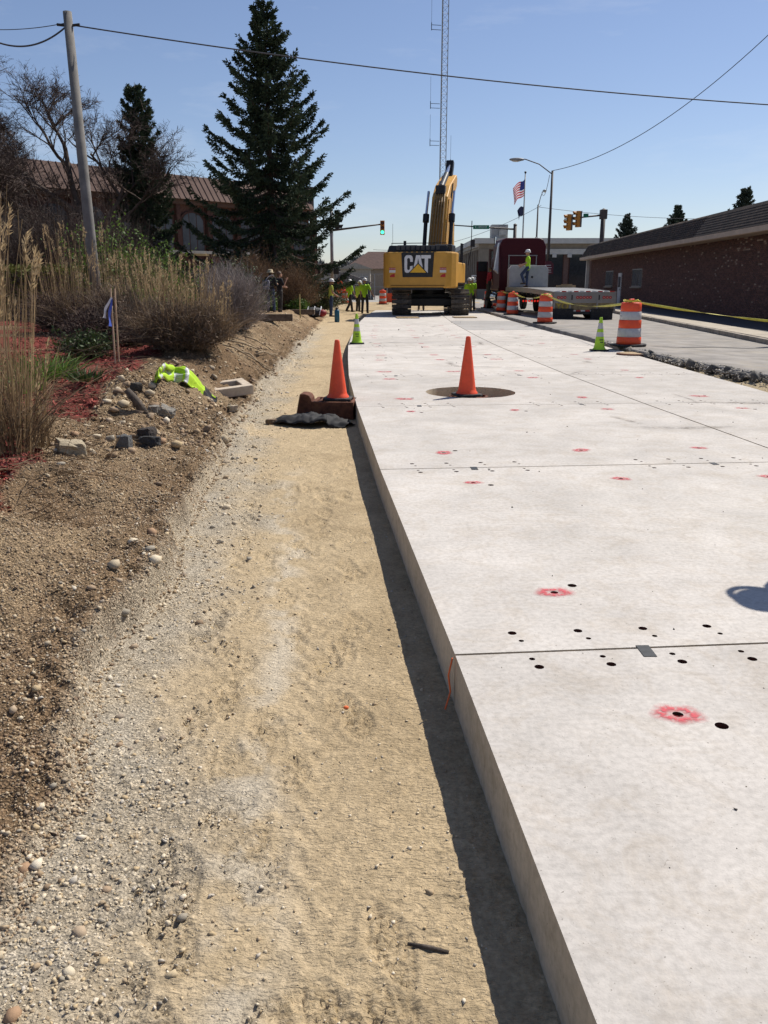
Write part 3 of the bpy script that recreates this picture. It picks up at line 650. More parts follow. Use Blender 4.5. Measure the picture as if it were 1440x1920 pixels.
# ================================================================ cones and drums
m_or = mat('orange_plastic', (.78, .085, .03), .45, var=.08, vs=9, dirt=((.35, .1, .05), 14, .56, .5)); m_rub = mat('black_rubber', (.025, .025, .027), .8, var=.4, vs=20, dirt=((.2, .16, .11), 9, .55, .4))
m_lime = mat('lime_plastic', (.38, .62, .035), .5, var=.1, vs=9, dirt=((.25, .25, .1), 12, .56, .4)); m_refl = mat('white_sheeting', (.47, .46, .47), .4, var=.1, vs=12, dirt=((.35, .33, .3), 12, .55, .4))
m_prn = mat('dark_print', (.05, .06, .04), .7)
def square_base(w, h, r=.05):
    b = MB(); c = w / 2
    pts = [(c, c - r), (c - r, c), (-c + r, c), (-c, c - r), (-c, -c + r), (-c + r, -c), (c - r, -c), (c, -c + r)][::-1]
    b.prism(pts, 0, h, 'z'); return b
def cone(kind, label, loc, rz=0, h=.74, lean=0):
    t = thing('traffic_cone', label, 'traffic cone', loc, rz, 'traffic cones on the site'); t.rotation_euler = (lean, lean * .4, rz)
    square_base(.37, .035).build('base', m_rub, t, bevel=.012)
    def rad(z): return .128 + (.030 - .128) * ((z - .035) / (h - .035))
    if kind == 'orange':
        MB().lathe([(.150, .034), (.146, .05), (rad(.06) + .002, .075)] + [(rad(z), z) for z in np.linspace(.1, h - .03, 8)] + [(.031, h - .01), (.026, h), (.02, h), (.02, h - .05)], 32, cap=False).build('body', m_or, t, smooth=True)
        MB().lathe([(.034, h - .035), (.035, h - .03), (.035, h - .022), (.032, h - .018)], 24, cap=False).build('collar', m_or, t, smooth=True)
    else:
        MB().lathe([(.150, .034), (.146, .05), (rad(.06) + .002, .075)] + [(rad(z), z) for z in np.linspace(.1, h - .03, 8)] + [(.031, h - .01), (.026, h), (.02, h), (.02, h - .05)], 32, cap=False).build('body', m_lime, t, smooth=True)
        for z0, z1 in ((h * .43, h * .56), (h * .66, h * .83)):
            MB().lathe([(rad(z0) + .002, z0), (rad(z1) + .002, z1)], 32, cap=False).build('reflective_band', m_refl, t, smooth=True)
        pr = MB()                                                # two short lines of stencilled print
        for z, n_ in ((h * .335, 7), (h * .265, 5)):
            for k in range(n_):
                a = -math.pi / 2 + (k - (n_ - 1) / 2) * .145; r_ = rad(z) + .002
                pr.box((r_ * math.cos(a), r_ * math.sin(a), z), (.011 + .003 * (k % 2), .003, .024), (0, 0, a + math.pi / 2))
        tag(pr.build('stencil', m_prn, t), kind='stuff')
    return t
cone('orange', 'tall orange cone standing in the manhole opening in the slab', (MANHOLE.x - .09, MANHOLE.y - .4, -.0), .25, .81)
cone('lime', 'lime cone with two white bands on the left edge of the slab', (-.70, 21.8, .0), .1, .76)
cone('lime', 'lime cone with white bands at the road edge beside the near drum', (4.98, 19.5, .0), .2, .76)
def drum(label, loc, rz=0, tape=False):
    t = thing('traffic_drum', label, 'traffic drum', loc, rz, 'orange and white drums along the lane')
    b = MB(); k = 14
    pts = [(.46 * math.cos(2 * math.pi * i / k) * (1 + .08 * (i % 2)), .40 * math.sin(2 * math.pi * i / k)) for i in range(k)]
    b.prism(pts, 0, .045, 'z').build('rubber_base', m_rub, t, bevel=.01)
    prof = [.285, .275, .262, .250, .238, .225]; zs = [.045, .21, .41, .60, .79, .985]
    for i in range(5):
        r0, r1, z0, z1 = prof[i], prof[i + 1], zs[i], zs[i + 1]
        MB().lathe([(r0 - .012, z0), (r0, z0 + .012), ((r0 + r1) / 2 + .002, (z0 + z1) / 2), (r1 + .006, z1 - .012), (r1 - .004, z1)], 32, cap=False).build('orange_band' if i % 2 == 0 else 'white_band', m_or if i % 2 == 0 else m_refl, t, smooth=True)
    MB().lathe([(.221, .984), (.20, .995), (.06, 1.0)], 32, cap=False).build('lid', m_or, t, smooth=True)
    MB().tube([(-.11, 0, .99), (-.09, 0, 1.055), (.09, 0, 1.055), (.11, 0, .99)], .022, 8).build('handle', m_or, t, smooth=True)
    if tape:
        q = []; 
        for i in range(30): a = i * .85; q.append((.2 * math.cos(a) * random.uniform(.6, 1.1), .2 * math.sin(a) * random.uniform(.6, 1.1), .99 + random.uniform(0, .07)))
        MB().tube(q, .012, 5).build('tape_knot', mat('yellow_tape'), t)
    return t
mat('yellow_tape', (.62, .55, .08), .5, var=.15, vs=10)
DR = [((5.78, 19.95), 'nearest and largest orange and white drum, beside the lime cone on the road'), ((5.98, 31.6), 'orange and white drum in front of the trailer\'s near corner'),
      ((6.12, 40.6), 'orange and white drum second in the row before the trailer side'), ((6.2, 45.0), 'orange and white drum left of the one by the trailer side'), ((6.3, 51.6), 'farthest left orange and white drum on the lane by the truck door')]
for i, ((x, y), lb) in enumerate(DR): drum(lb, (x, y, ZA), random.random(), tape=i < 2)
drum('single orange drum on a rubber base in the dirt left of the excavator', (-.1, 63.5, .03), .4)
drum('orange drum behind the walking workers at the orange diamond sign', (-3.0, 66, .02), .9)
drum('drum in shade on the lane behind the far left lane drum', (7.1, 55.0, ZA), .9)
# caution tape strung from drum to drum
def tape(label, pts, sag, wid=.07):
    V = []; n_ = 0
    for (a, b_), sg in zip(zip(pts, pts[1:]), sag):
        a, b_ = Vector(a), Vector(b_); k = 22
        for i in range(k + (b_ == Vector(pts[-1]))):
            s_ = i / k; p = a.lerp(b_, s_); p.z -= sg * 4 * s_ * (1 - s_); tw = .5 + .9 * math.sin(s_ * 9 + a.x)
            V += [p + Vector((0, .3 * wid * math.cos(tw), -wid / 2 * math.sin(tw) - .004)), p - Vector((0, .3 * wid * math.cos(tw), -wid / 2 * math.sin(tw) - .004))]; n_ += 1
    me = np_mesh('caution_tape', [v[:] for v in V], [(2 * i, 2 * i + 2, 2 * i + 3, 2 * i + 1) for i in range(n_ - 1)], True)
    o = link('caution_tape', me, mat('yellow_tape')); md = o.modifiers.new('thick', 'SOLIDIFY'); md.thickness = .004
    return tag(o, label, 'caution tape', 'caution tape on the drums')
tape('yellow caution tape strung between the drums in front of the trailer', [(6.3, 51.6, 1.1), (6.2, 45, 1.1), (6.12, 40.6, 1.1), (5.98, 31.6, 1.1), (5.78, 19.95, 1.08)], [.05, .05, .18, .22], .05)
tape('yellow caution tape from the near drum to the post at the right edge', [(5.8, 19.95, 1.1), (9.62, 21.0, .60)], [.03], .05)
p = MB().box((0, 0, .55), (.14, .14, 1.1)).build('wooden_post', mat('weathered_post', (.36, .32, .26), .9, var=.2, vs=8, bump=.3)); p.location = (9.72, 21.0, -.02); tag(p, 'pale square post on the pavement at the right edge', 'post')

# ================================================================ catch basin casting with the cone, and other small things
m_rust = mat('rusty_iron', (.115, .042, .022), .85, var=.35, vs=14, bump=.4, bs=50, dirt=((.24, .11, .045), 6, .55, .5))
cb = thing('inlet_casting', 'rust brown iron kerb inlet frame lying on the sand', 'inlet casting', (-.66, 11.15, -.25), R(-5))
f_ = MB()
for c_, d_ in (((0, -.24, .13), (.56, .05, .24)), ((0, .24, .13), (.56, .05, .24)), ((.255, 0, .13), (.05, .43, .24)), ((-.255, 0, .13), (.05, .43, .24))): f_.box(c_, d_)
f_.build('frame', m_rust, cb, bevel=.012)
for k in range(5): MB().box((-.18 + k * .09, 0, .225), (.035, .43, .04)).build('grate_bar', m_rust, cb)
pr = [(-.50, .0), (-.285, .0), (-.27, .22), (-.28, .29), (-.31, .335), (-.36, .35), (-.43, .35)]
MB().prism([(x, z) for x, z in pr], -.26, .02, 'y').build('kerb_hood', m_rust, cb, bevel=.015)
cone('orange', 'tall orange cone standing on the rusty inlet casting', (-.62, 11.15, -.002), -.1, .79)
# black fabric crumpled in front of it
def cloth(name, pts, wid, mtl, seed, amp=.06, lift=None):
    """a crumpled strip following points on the ground"""
    n_, k = 60, 16; pts = [Vector(p) for p in pts]; V = []
    for i in range(n_):
        s_ = i / (n_ - 1) * (len(pts) - 1); a = min(int(s_), len(pts) - 2); fr = s_ - a; p0 = pts[a].lerp(pts[a + 1], fr)
        d = (pts[a + 1] - pts[a]).normalized(); sd_ = Vector((-d.y, d.x, 0)).normalized(); wv = wid(i / (n_ - 1)) if callable(wid) else wid
        for j in range(k):
            q = j / (k - 1) - .5; V.append(p0 + sd_ * q * wv)
    V = np.array([v[:] for v in V]); V[:, 2] += amp * np.abs(fbm(V[:, 0], V[:, 1], 6.5, 3, seed)) + amp * .6 * fbm(V[:, 0], V[:, 1], 15, 2, seed + 5)
    V[:, 0] += .03 * fbm(V[:, 0], V[:, 1], 9, 2, seed + 8)
    q = np.abs((np.arange(len(V)) % k) / (k - 1) - .5) * 2; V[:, 2] -= (q ** 3) * amp * 1.1
    g_ = ground_h(V[:, 0], V[:, 1]) + .006; V[:, 2] = np.maximum(V[:, 2], g_)
    idx = np.arange(n_ * k).reshape(n_, k); Fq = np.stack([idx[:-1, :-1], idx[:-1, 1:], idx[1:, 1:], idx[1:, :-1]], -1).reshape(-1, 4)
    o = link(name, np_mesh(name, V, Fq, True), mtl); md = o.modifiers.new('thick', 'SOLIDIFY'); md.thickness = .006
    return o
gp = lambda x, y, dz=.05: (x, y, gh(x, y) + dz)
tag(cloth('filter_fabric', [gp(-1.42, 10.75, .02), gp(-1.2, 10.6, .09), gp(-.95, 10.55, .12), gp(-.72, 10.55, .10), gp(-.42, 10.35, .02)], lambda s: .22 + .30 * math.sin(s * 3.1), mat('black_fabric', (.018, .018, .02), .8, var=.3, vs=12), 131, .05), 'crumpled black fabric on the sand in front of the inlet casting', 'fabric')
# concrete ring frame on the bank
q = ray(428, 742); fr = thing('concrete_frame', 'pale square concrete frame lying on the dirt beside the vest', 'concrete frame', (q.x - .05, q.y + .25, q.z + .0), R(24))
f_ = MB(); f_.box((0, -.30, .09), (.78, .16, .17)).box((0, .30, .09), (.78, .16, .17)).box((.31, 0, .09), (.16, .44, .168)).box((-.31, 0, .09), (.16, .44, .168))
fo = f_.build('body', mat('pale_concrete', (.50, .42, .33), .9, var=.15, vs=6, bump=.4, dirt=((.3, .2, .12), 5, .55, .6)), fr, bevel=.015); fr.rotation_euler = (R(4), R(-5), R(24)); fr.scale = (.85, .85, .85)
# hi-vis jacket thrown over the rubble
m_hv = mat('hivis_lime', (.36, .56, .02), .75, var=.1, vs=9, bump=.2, bs=200); m_grey = mat('reflective_tape', (.45, .46, .47), .45, var=.1); m_blk = mat('black_cloth', (.02, .02, .024), .85, var=.4, vs=15)
def vest():
    A, Bv, Dv = ray(292, 715), ray(345, 722), ray(402, 752); A.z += .05
    n_, k = 70, 22; V = []; mi = []
    P = [Vector((A.x, A.y, A.z)), Vector((A.x + .10, A.y - .02, A.z + .13)), Vector((Bv.x - .15, Bv.y + .02, Bv.z + .23)), Vector((Bv.x + .08, Bv.y, Bv.z + .21)), Vector((Dv.x - .12, Dv.y + .02, Dv.z + .16)), Vector((Dv.x + .04, Dv.y - .06, Dv.z + .02))]
    for i in range(n_):
        s_ = i / (n_ - 1); x = s_ * (len(P) - 1); a = min(int(x), len(P) - 2); fr_ = x - a
        p0, p1, p2, p3 = P[max(a - 1, 0)], P[a], P[a + 1], P[min(a + 2, len(P) - 1)]
        p_ = .5 * ((2 * p1) + (p2 - p0) * fr_ + (2 * p0 - 5 * p1 + 4 * p2 - p3) * fr_ ** 2 + (3 * p1 - p0 - 3 * p2 + p3) * fr_ ** 3)
        wv = .10 + .19 * math.sin(min(1, s_ * 1.5 + .12) * math.pi * .55)
        for j in range(k):
            t_ = j / (k - 1) - .38
            V.append((p_.x + .05 * t_ + .015 * math.sin(8 * s_ + 9 * t_), p_.y - t_ * wv * 1.5, p_.z - (abs(t_) ** 1.6) * wv * 1.1 + .022 * math.sin(t_ * 22 + s_ * 9) + .012 * math.sin(s_ * 40 + t_ * 7)))
    V = np.array(V); V[:, 2] = np.maximum(V[:, 2], ground_h(V[:, 0], V[:, 1]) + .012)
    idx = np.arange(n_ * k).reshape(n_, k); Fq = np.stack([idx[:-1, :-1], idx[:-1, 1:], idx[1:, 1:], idx[1:, :-1]], -1).reshape(-1, 4)
    for i in range(n_ - 1):
        for j in range(k - 1):
            s_ = i / n_; m_ = 0
            if .16 < s_ < .21 or .55 < s_ < .60: m_ = 1
            if .30 < s_ < .40 and 10 < j < 15: m_ = 1
            if .42 < s_ < .52 and j > 13: m_ = 1
            if s_ > .76 and not (.86 < s_ < .93 and j < 9): m_ = 2
            mi.append(m_)
    o = link('safety_jacket', np_mesh('safety_jacket', V, Fq, True, mi=mi), [m_hv, m_grey, m_blk]); md = o.modifiers.new('thick', 'SOLIDIFY'); md.thickness = .012
    tag(o, 'lime high visibility jacket with grey bands draped over the rubble', 'jacket')
vest()
# stakes with ribbon
m_stake = mat('stake_wood', (.50, .36, .24), .85, var=.2, vs=10)
for k, (pb, pt, lb) in enumerate((((216, 682), (207, 540), 'wooden survey stake with blue and white ribbon in the red mulch'), ((223, 680), (215, 541), 'bare wooden survey stake beside the one with blue ribbon'))):
    q = ray(*pb); tp = at(pt[0], pt[1], q.y); t = thing('survey_stake', lb, 'stake', q)
    MB().bar((0, 0, -.05), (tp.x - q.x, 0, tp.z - q.z), .022, .014).build('shaft', m_stake, t)
    if k == 0:
        h_ = tp.z - q.z
        for dx, l_, c_ in ((-.05, .42, (.08, .13, .5)), (-.13, .30, (.75, .75, .74))):
            V = []
            for i in range(9): s_ = i / 8; V += [(dx * (s_ ** .6) + .012 * math.sin(s_ * 9) + (tp.x - q.x) * .9, -.01 - .01 * i % 2, h_ * .88 - l_ * s_), (dx * (s_ ** .6) + .028 + .012 * math.sin(s_ * 7) + (tp.x - q.x) * .9, -.025, h_ * .88 - l_ * s_ - .01)]
            link('ribbon', np_mesh('ribbon', V, [(2 * i, 2 * i + 1, 2 * i + 3, 2 * i + 2) for i in range(8)]), mat('ribbon_%d' % k if dx > -.1 else 'ribbon_white', c_, .6), t)
# rocks with a look of their own
def rock(label, px, py, wpx, hpx, c_, cat='rock', dz=0, seed=0, name='rock', sq=.8):
    q = ray(px, py + hpx * .4); s_ = wpx * q.y / FPX / 2; hz = hpx * q.y / FPX / 2
    rg = np.random.default_rng(seed + 50); bm = bmesh.new(); bmesh.ops.create_cube(bm, size=2); bmesh.ops.subdivide_edges(bm, edges=bm.edges, cuts=3, use_grid_fill=True)
    for v in bm.verts:
        p_ = v.co.copy(); p_ = p_ * (.62 + .38 / max(p_.length, .1)); v.co = p_ * (1 + .07 * rg.normal())
    me = bpy.data.meshes.new(name); bm.to_mesh(me); bm.free()
    o = link(name, me, mat('rock_%d' % seed, c_, .9, var=.3, vs=9, bump=.7, bs=30)); o.scale = (s_, s_ * sq, hz); o.location = (q.x, q.y + s_ * .3, q.z + hz * .6); o.rotation_euler = (rg.normal() * .12, rg.normal() * .15, rg.normal() * .5)
    return tag(o, label, cat)
rock('flat tan flagstone at the edge of the mulch below the left grass', 130, 838, 54, 28, (.36, .30, .21), seed=1)
rock('blocky dark grey stone standing upright among the cobbles', 233, 828, 27, 28, (.13, .13, .13), seed=2)
rock('low black lump of asphalt right of the blocky stone', 280, 828, 40, 22, (.045, .045, .047), seed=3)
rock('rough black lump just behind the low asphalt lump', 274, 812, 32, 22, (.06, .05, .045), seed=4)
rock('grey stone lying right of the upright dark stump', 312, 772, 30, 20, (.24, .22, .19), seed=5)
rock('small grey stone wedged beside the stump base', 288, 768, 20, 14, (.25, .23, .2), seed=6)
rock('pale stone on the sand right of the pale concrete frame', 437, 765, 18, 13, (.45, .37, .27), seed=7)
rock('flat dark clod in front of the crumpled black fabric', 510, 791, 24, 11, (.16, .11, .07), seed=8)
rock('black lump under the left sleeve of the lime jacket', 255, 724, 22, 16, (.05, .045, .04), seed=9)
q = ray(266, 772); st = MB().tube([q + Vector((.04, 0, -.05)), q + Vector((-.05, -.02, .12)), q + Vector((-.14, -.03, .24))], [.05, .045, .035], 9).build('broken_root', mat('dark_bark', (.10, .08, .065), .95, var=.4, vs=20, bump=.6), smooth=True); tag(st, 'dark broken root sticking up from the rubble pile', 'root')
# bottle, bag, planter timbers
q = ray(632, 604); t = thing('water_jug', 'tall blue water jug standing on the sand', 'water jug', q)
m_blue = mat('blue_plastic', (.015, .10, .17), .35, var=.1)
MB().lathe([(.10, 0), (.115, .02), (.115, .50), (.10, .54), (.06, .57)], 20).build('body', m_blue, t, smooth=True); MB().lathe([(.065, .565), (.07, .60), (.05, .66)], 16).build('cap', mat('dark_cap', (.02, .02, .025), .5), t, smooth=True)
MB().tube([(-.06, 0, .60), (-.07, 0, .70), (.07, 0, .70), (.06, 0, .60)], .012, 6).build('handle', mat('dark_cap'), t)
q = ray(588, 594); t = thing('equipment_bag', 'black and red equipment bag with white straps on the bank', 'bag', q + Vector((0, 0, .0)), R(10))
b = MB(); b.ico((0, 0, .20), .42, 3, (1.25, .6, .58)); b.build('body', mat('bag_black', (.02, .02, .025), .6, var=.5, vs=9, bump=.6, bs=9, bdist=.06), t, smooth=True)
MB().ico((.40, -.1, .17), .24, 2, (.9, .8, .7)).build('red_pocket', mat('bag_red', (.22, .015, .02), .6, var=.3), t, smooth=True)
for s_ in (-.35, -.05, .25): MB().tube([(s_, -.25, .08), (s_ + .06, -.22, .32), (s_ + .12, 0, .46), (s_ + .14, .2, .3)], .028, 6).build('strap', mat('bag_white', (.6, .6, .62), .6), t)
m_tim = mat('landscape_timber', (.13, .095, .07), .9, var=.35, vs=7, bump=.5)
for k, (px, py, l_, rz, lb) in enumerate(((505, 602, 1.5, 2, 'brown timber edging at the feet of the two bystanders'), (565, 590, 1.2, -6, 'dark timber edging right of the bystanders beside the bag'))):
    q = ray(px, py); o = MB().box((0, 0, .10), (l_, .16, .22)).build('timber_edging', m_tim, bevel=.015, loc=q, rot=(0, 0, R(rz))); tag(o, lb, 'timber', 'timber edging')
q = ray(563, 596); o = MB().bar((0, 0, -.1), (0, 0, .95), .05, .03).build('lath_stake', mat('lath', (.45, .36, .16), .8, var=.2), loc=q); tag(o, 'thin yellowish lath stake left of the black bag', 'stake')
for k, (px, py, a, l_) in enumerate(((470, 655, .15, 1.1), (488, 648, .5, .8), (455, 668, -.15, 1.2), (500, 665, .9, .7), (440, 640, .3, .9), (480, 680, -.5, .9))):
    q = ray(px, py); dx, dy = math.cos(a) * l_ / 2, math.sin(a) * l_ / 2
    o = MB().tube([gp(q.x - dx, q.y - dy, .03), gp(q.x - dx * .3, q.y - dy * .2, .07), gp(q.x + dx * .4, q.y + dy * .5, .06), gp(q.x + dx, q.y + dy, .04)], [.018, .016, .012, .006], 6).build('fallen_stick', mat('dry_stick', (.30, .23, .15), .9, var=.25), smooth=True)
    tag(o, ['longest straight dry stick behind the spoil heap', 'short dry stick pointing away behind the spoil heap', 'dry stick lying lowest on the slope behind the heap', 'dry stick nearest the sand, turned toward the excavator', 'uppermost dry stick below the grey shrub', 'dry stick sloping down toward the sand'][k], 'stick', 'dry sticks on the bank')
# manhole casting in the slab opening
t = thing('manhole', 'rust brown round manhole frame inside the slab opening', 'manhole', (MANHOLE.x - .06, MANHOLE.y - .36, -.2))
MB().lathe([(.30, 0), (.31, .10), (.27, .12), (.27, .19), (.24, .195), (.24, .165), (.02, .165)], 32).build('ring', m_rust, t, auto=40)
tag(link('opening_fill', np_mesh('opening_fill', [(MANHOLE.x + .75 * math.cos(a), MANHOLE.y + .75 * math.sin(a), -.19) for a in np.linspace(0, 6.283, 24, endpoint=False)], [tuple(range(24))]), mat('sub_base_sand')), kind='structure')
t = thing('manhole', 'round iron manhole casting at the torn road edge below the near drum', 'manhole', (5.47, 18.45, -.1))
MB().lathe([(.36, -.1), (.37, .08), (.36, .13), (.30, .135), (.30, .12), (.02, .125)], 32).build('ring', m_rust, t, auto=40)
MB().lathe([(.295, .120), (.295, .137), (.02, .14)], 32).build('lid', mat('dusty_iron', (.36, .26, .15), .9, var=.25, vs=12, bump=.5), t, auto=40)
for k, (px, py) in enumerate(((764, 599), (871, 597))):
    q = at(px, py, 38.6 if k == 0 else 39.0); o = MB().box((0, 0, .02), (1.0, 1.1, .04), None).build('plywood_mat', mat('plywood', (.34, .25, .15), .85, var=.2, vs=4), loc=(q.x, q.y, .0), rot=(0, 0, .05)); tag(o, ['plywood sheet on the slab behind the left track', 'plywood sheet on the slab behind the right track'][k], 'plywood')
# orange string line at the joint and paint flecks
o = MB().tube([(.285, 3.17, -.005), (.270, 3.165, -.08), (.280, 3.17, -.16), (.255, 3.12, -.215)], .004, 5).build('string_line', mat('orange_string', (.75, .16, .05), .7)); tag(o, 'orange string hanging down the slab edge at the near joint', 'string')
q = ray(649, 1330); o = MB().ico((0, 0, 0), .012, 2, (1, .8, .6)).build('orange_cap', mat('orange_string'), loc=q + Vector((0, 0, .006)), smooth=True); tag(o, 'small round orange plug lying on the sand', 'plug')
q = ray(803, 1783); o = MB().tube([q + Vector((-.055, .02, .004)), q + Vector((0, .005, .008)), q + Vector((.055, -.01, .004))], [.005, .006, .005], 7).build('twig', mat('dark_bark'), smooth=True); tag(o, 'short brown twig lying on the sand near the slab', 'twig')

# ================================================================ excavator
m_yel = mat('machine_yellow', (.55, .285, .045), .5, var=.07, vs=3, spec=.4, dirt=((.40, .26, .10), 5, .55, .4)); m_mblk = mat('machine_black', (.018, .019, .022), .5, var=.3, vs=8)
m_steel = mat('track_steel', (.10, .09, .08), .65, metal=.35, var=.35, vs=14, dirt=((.26, .20, .14), 6, .5, .6)); m_chr = mat('chrome_rod', (.75, .75, .76), .15, metal=1, var=.04)
m_glass = mat('dark_glass', (.02, .025, .03), .06, var=.1, spec=.6); m_white = mat('white_paint', (.62, .62, .61), .5, var=.06, dirt=((.4, .36, .3), 5, .58, .4)); m_red = mat('red_lens', (.42, .02, .02), .3, var=.15, vs=20)
SW = -R(12); RY0 = -3.40
ex = thing('excavator', 'large yellow tracked excavator standing on the slab with raised boom', 'excavator', (2.30, 44.3, 0), 0)
def U(mb, name, mtl, **k): return mb.build(name, mtl, ex, rot=(0, 0, SW), **k)
shoe_me = MB().box((0, 0, .025), (.90, .185, .03)).box((0, -.06, .055), (.90, .022, .06)).box((0, .04, .05), (.90, .02, .045)).mesh('shoe'); shoe_me.materials.append(m_steel)
for sx in (-1.42, 1.42):
    tr = MB(); tr.box((sx, 0, .58), (.46, 3.9, .55)).box((sx, 0, .86), (.40, 3.4, .2))
    for yy in np.linspace(-1.7, 1.7, 8): tr.cyl((sx - .3, yy, .24), (sx + .3, yy, .24), .16, n=16)
    tr.cyl((sx - .22, -2.1, .60), (sx + .22, -2.1, .60), .46, n=24).cyl((sx - .22, 2.1, .60), (sx + .22, 2.1, .60), .46, n=24)
    to = tr.build('track', m_steel, ex, bevel=.02)
    r_, hl = .54, 2.1; per = 4 * hl + 2 * math.pi * r_; nS = 52
    for i in range(nS):
        s_ = per * i / nS
        if s_ < 2 * hl: p_, a = (-hl + s_, .60 - r_), math.pi
        elif s_ < 2 * hl + math.pi * r_: th = (s_ - 2 * hl) / r_; p_, a = (hl + r_ * math.sin(th), .60 - r_ * math.cos(th)), math.pi + th
        elif s_ < 4 * hl + math.pi * r_: p_, a = (hl - (s_ - 2 * hl - math.pi * r_), .60 + r_), 0
        else: th = (s_ - 4 * hl - math.pi * r_) / r_; p_, a = (-hl - r_ * math.sin(th), .60 + r_ * math.cos(th)), th
        o = bpy.data.objects.new('shoe', shoe_me); C.objects.link(o); o.parent = to; o.location = (sx, p_[0], p_[1]); o.rotation_euler = (a, 0, 0)
MB().box((0, 0, .78), (2.0, 1.7, .5)).box((0, 1.2, .62), (2.6, .5, .4)).box((0, -1.2, .62), (2.6, .5, .4)).build('car_body', m_mblk, ex, bevel=.05)
MB().cyl((0, 0, 1.0), (0, 0, 1.32), .85, n=32).build('swing_bearing', m_mblk, ex)
cw = [(-1.36, -3.40), (1.36, -3.40), (1.60, -3.22), (1.77, -2.86), (1.77, -1.95), (-1.77, -1.95), (-1.77, -2.86), (-1.60, -3.22)]
U(MB().prism(cw, 1.30, 2.95, 'z'), 'counterweight', m_yel, bevel=.07)
U(MB().box((0, -.2, 1.42), (3.3, 3.6, .24)), 'turntable', m_mblk, bevel=.03)
U(MB().box((-1.2, -1.0, 2.2), (.95, 1.9, 1.4)), 'left_housing', m_yel, bevel=.05)
U(MB().box((1.28, -.3, 2.0), (.86, 3.4, 1.05)), 'right_housing', m_yel, bevel=.05)
U(MB().box((-.05, -2.45, 3.10), (3.0, 1.4, .32), taper=(.93, .85)).box((-.2, -1.2, 3.06), (2.3, 1.6, .26)), 'engine_hood', m_mblk, bevel=.04)
U(MB().box((1.15, -2.35, 3.12), (.85, 1.3, .36)), 'hood_box', m_mblk, bevel=.06)
U(MB().tube([(-1.35, -3.0, 3.2), (-1.35, -3.0, 3.36), (1.3, -3.0, 3.36), (1.3, -3.0, 3.2)], .02, 6), 'guard_rail', m_mblk)
U(MB().cyl((-.9, -1.9, 3.2), (-.9, -1.9, 3.52), .07, n=12), 'exhaust', m_mblk)
U(MB().tube([(-1.45, -2.2, 3.1), (-1.45, -2.2, 4.3)], .008, 5), 'aerial', m_mblk)
for xx in (-.95, .95): U(MB().box((xx, -2.75, 3.02), (.10, .34, .16)).cyl((xx - .08, -2.75, 3.10), (xx + .08, -2.75, 3.10), .09, n=12), 'lifting_eye', m_yel)
U(MB().box((0, RY0 - .006, 1.42), (2.6, .03, .04)), 'seam', mat('seam_brown', (.20, .10, .02), .7)); U(MB().box((0, -3.36, 1.27), (2.5, .10, .10)), 'lower_lip', m_mblk)  # dark brown seam strip across the counterweight
for k in range(9): U(MB().box((-1.0 + k * .24, -3.16, 3.14), (.16, .03, .18)), 'grille_slat', mat('grille', (.05, .05, .055), .6))
for xx in (-1.9, -1.75): U(MB().tube([(xx, -1.2, 1.6), (xx, -1.2, 2.9), (xx + .15, -1.2, 2.9)], .022, 6), 'handrail', m_mblk)
# cab
U(MB().prism([(.1, 1.5), (1.75, 1.5), (2.0, 2.3), (1.8, 3.35), (.2, 3.42), (.1, 3.2)], -1.72, -.62, 'x'), 'cab', m_mblk, bevel=.06)
U(MB().box((-1.735, 1.0, 2.75), (.02, 1.2, .8)), 'side_window', m_glass); U(MB().box((-1.17, .095, 2.75), (.85, .02, .7)), 'rear_window', m_glass)
# rear panel with logo, warning labels, lamps
RY = -3.40
U(MB().prism([(-.79, 2.935), (.79, 2.935), (.72, 1.80), (-.72, 1.80)], RY - .018, RY + .02, 'y'), 'logo_panel', m_mblk, bevel=.006)
def lpoly(ps, dx=-.63, dz=2.0, k=1.0): return [(x * k + dx, z * k + dz) for x, z in ps]
lg = MB(); y0, y1 = RY - .032, RY - .015
lg.prism(lpoly([(0, .12), (.0, .68), (.03, .75), (.10, .80), (.13, .62), (.13, .18)]), y0, y1, 'y').prism(lpoly([(.10, .80), (.30, .80), (.37, .75), (.40, .68), (.27, .62), (.23, .67), (.17, .67), (.13, .62)]), y0, y1, 'y')
lg.prism(lpoly([(.40, .68), (.40, .50), (.27, .50), (.27, .62)]), y0, y1, 'y').prism(lpoly([(.0, .12), (.13, .18), (.17, .13), (.23, .13), (.27, .18), (.40, .14), (.36, .04), (.29, .0), (.10, 0), (.03, .04)]), y0, y1, 'y').prism(lpoly([(.27, .18), (.27, .30), (.40, .32), (.40, .14)]), y0, y1, 'y')
lg.prism(lpoly([(.40, .06), (.56, .80), (.66, .80), (.66, .66), (.56, .10)]), y0, y1, 'y').prism(lpoly([(.66, .80), (.76, .80), (.92, .06), (.76, .10), (.66, .66)]), y0, y1, 'y')
lg.prism(lpoly([(.80, .80), (1.26, .80), (1.26, .65), (1.13, .65), (1.13, 0), (.97, 0), (.97, .65), (.80, .65)]), y0, y1, 'y')
U(lg, 'logo_letters', mat('logo_white', (.66, .66, .68), .5, var=.03))
U(MB().prism(lpoly([(.18, -.03), (.66, .46), (1.14, -.03)]), RY - .036, RY - .02, 'y'), 'logo_outline', m_mblk)
U(MB().prism(lpoly([(.27, .01), (.66, .40), (1.05, .01)]), RY - .040, RY - .02, 'y'), 'logo_triangle', mat('logo_yellow', (.75, .42, .03), .5, var=.03))
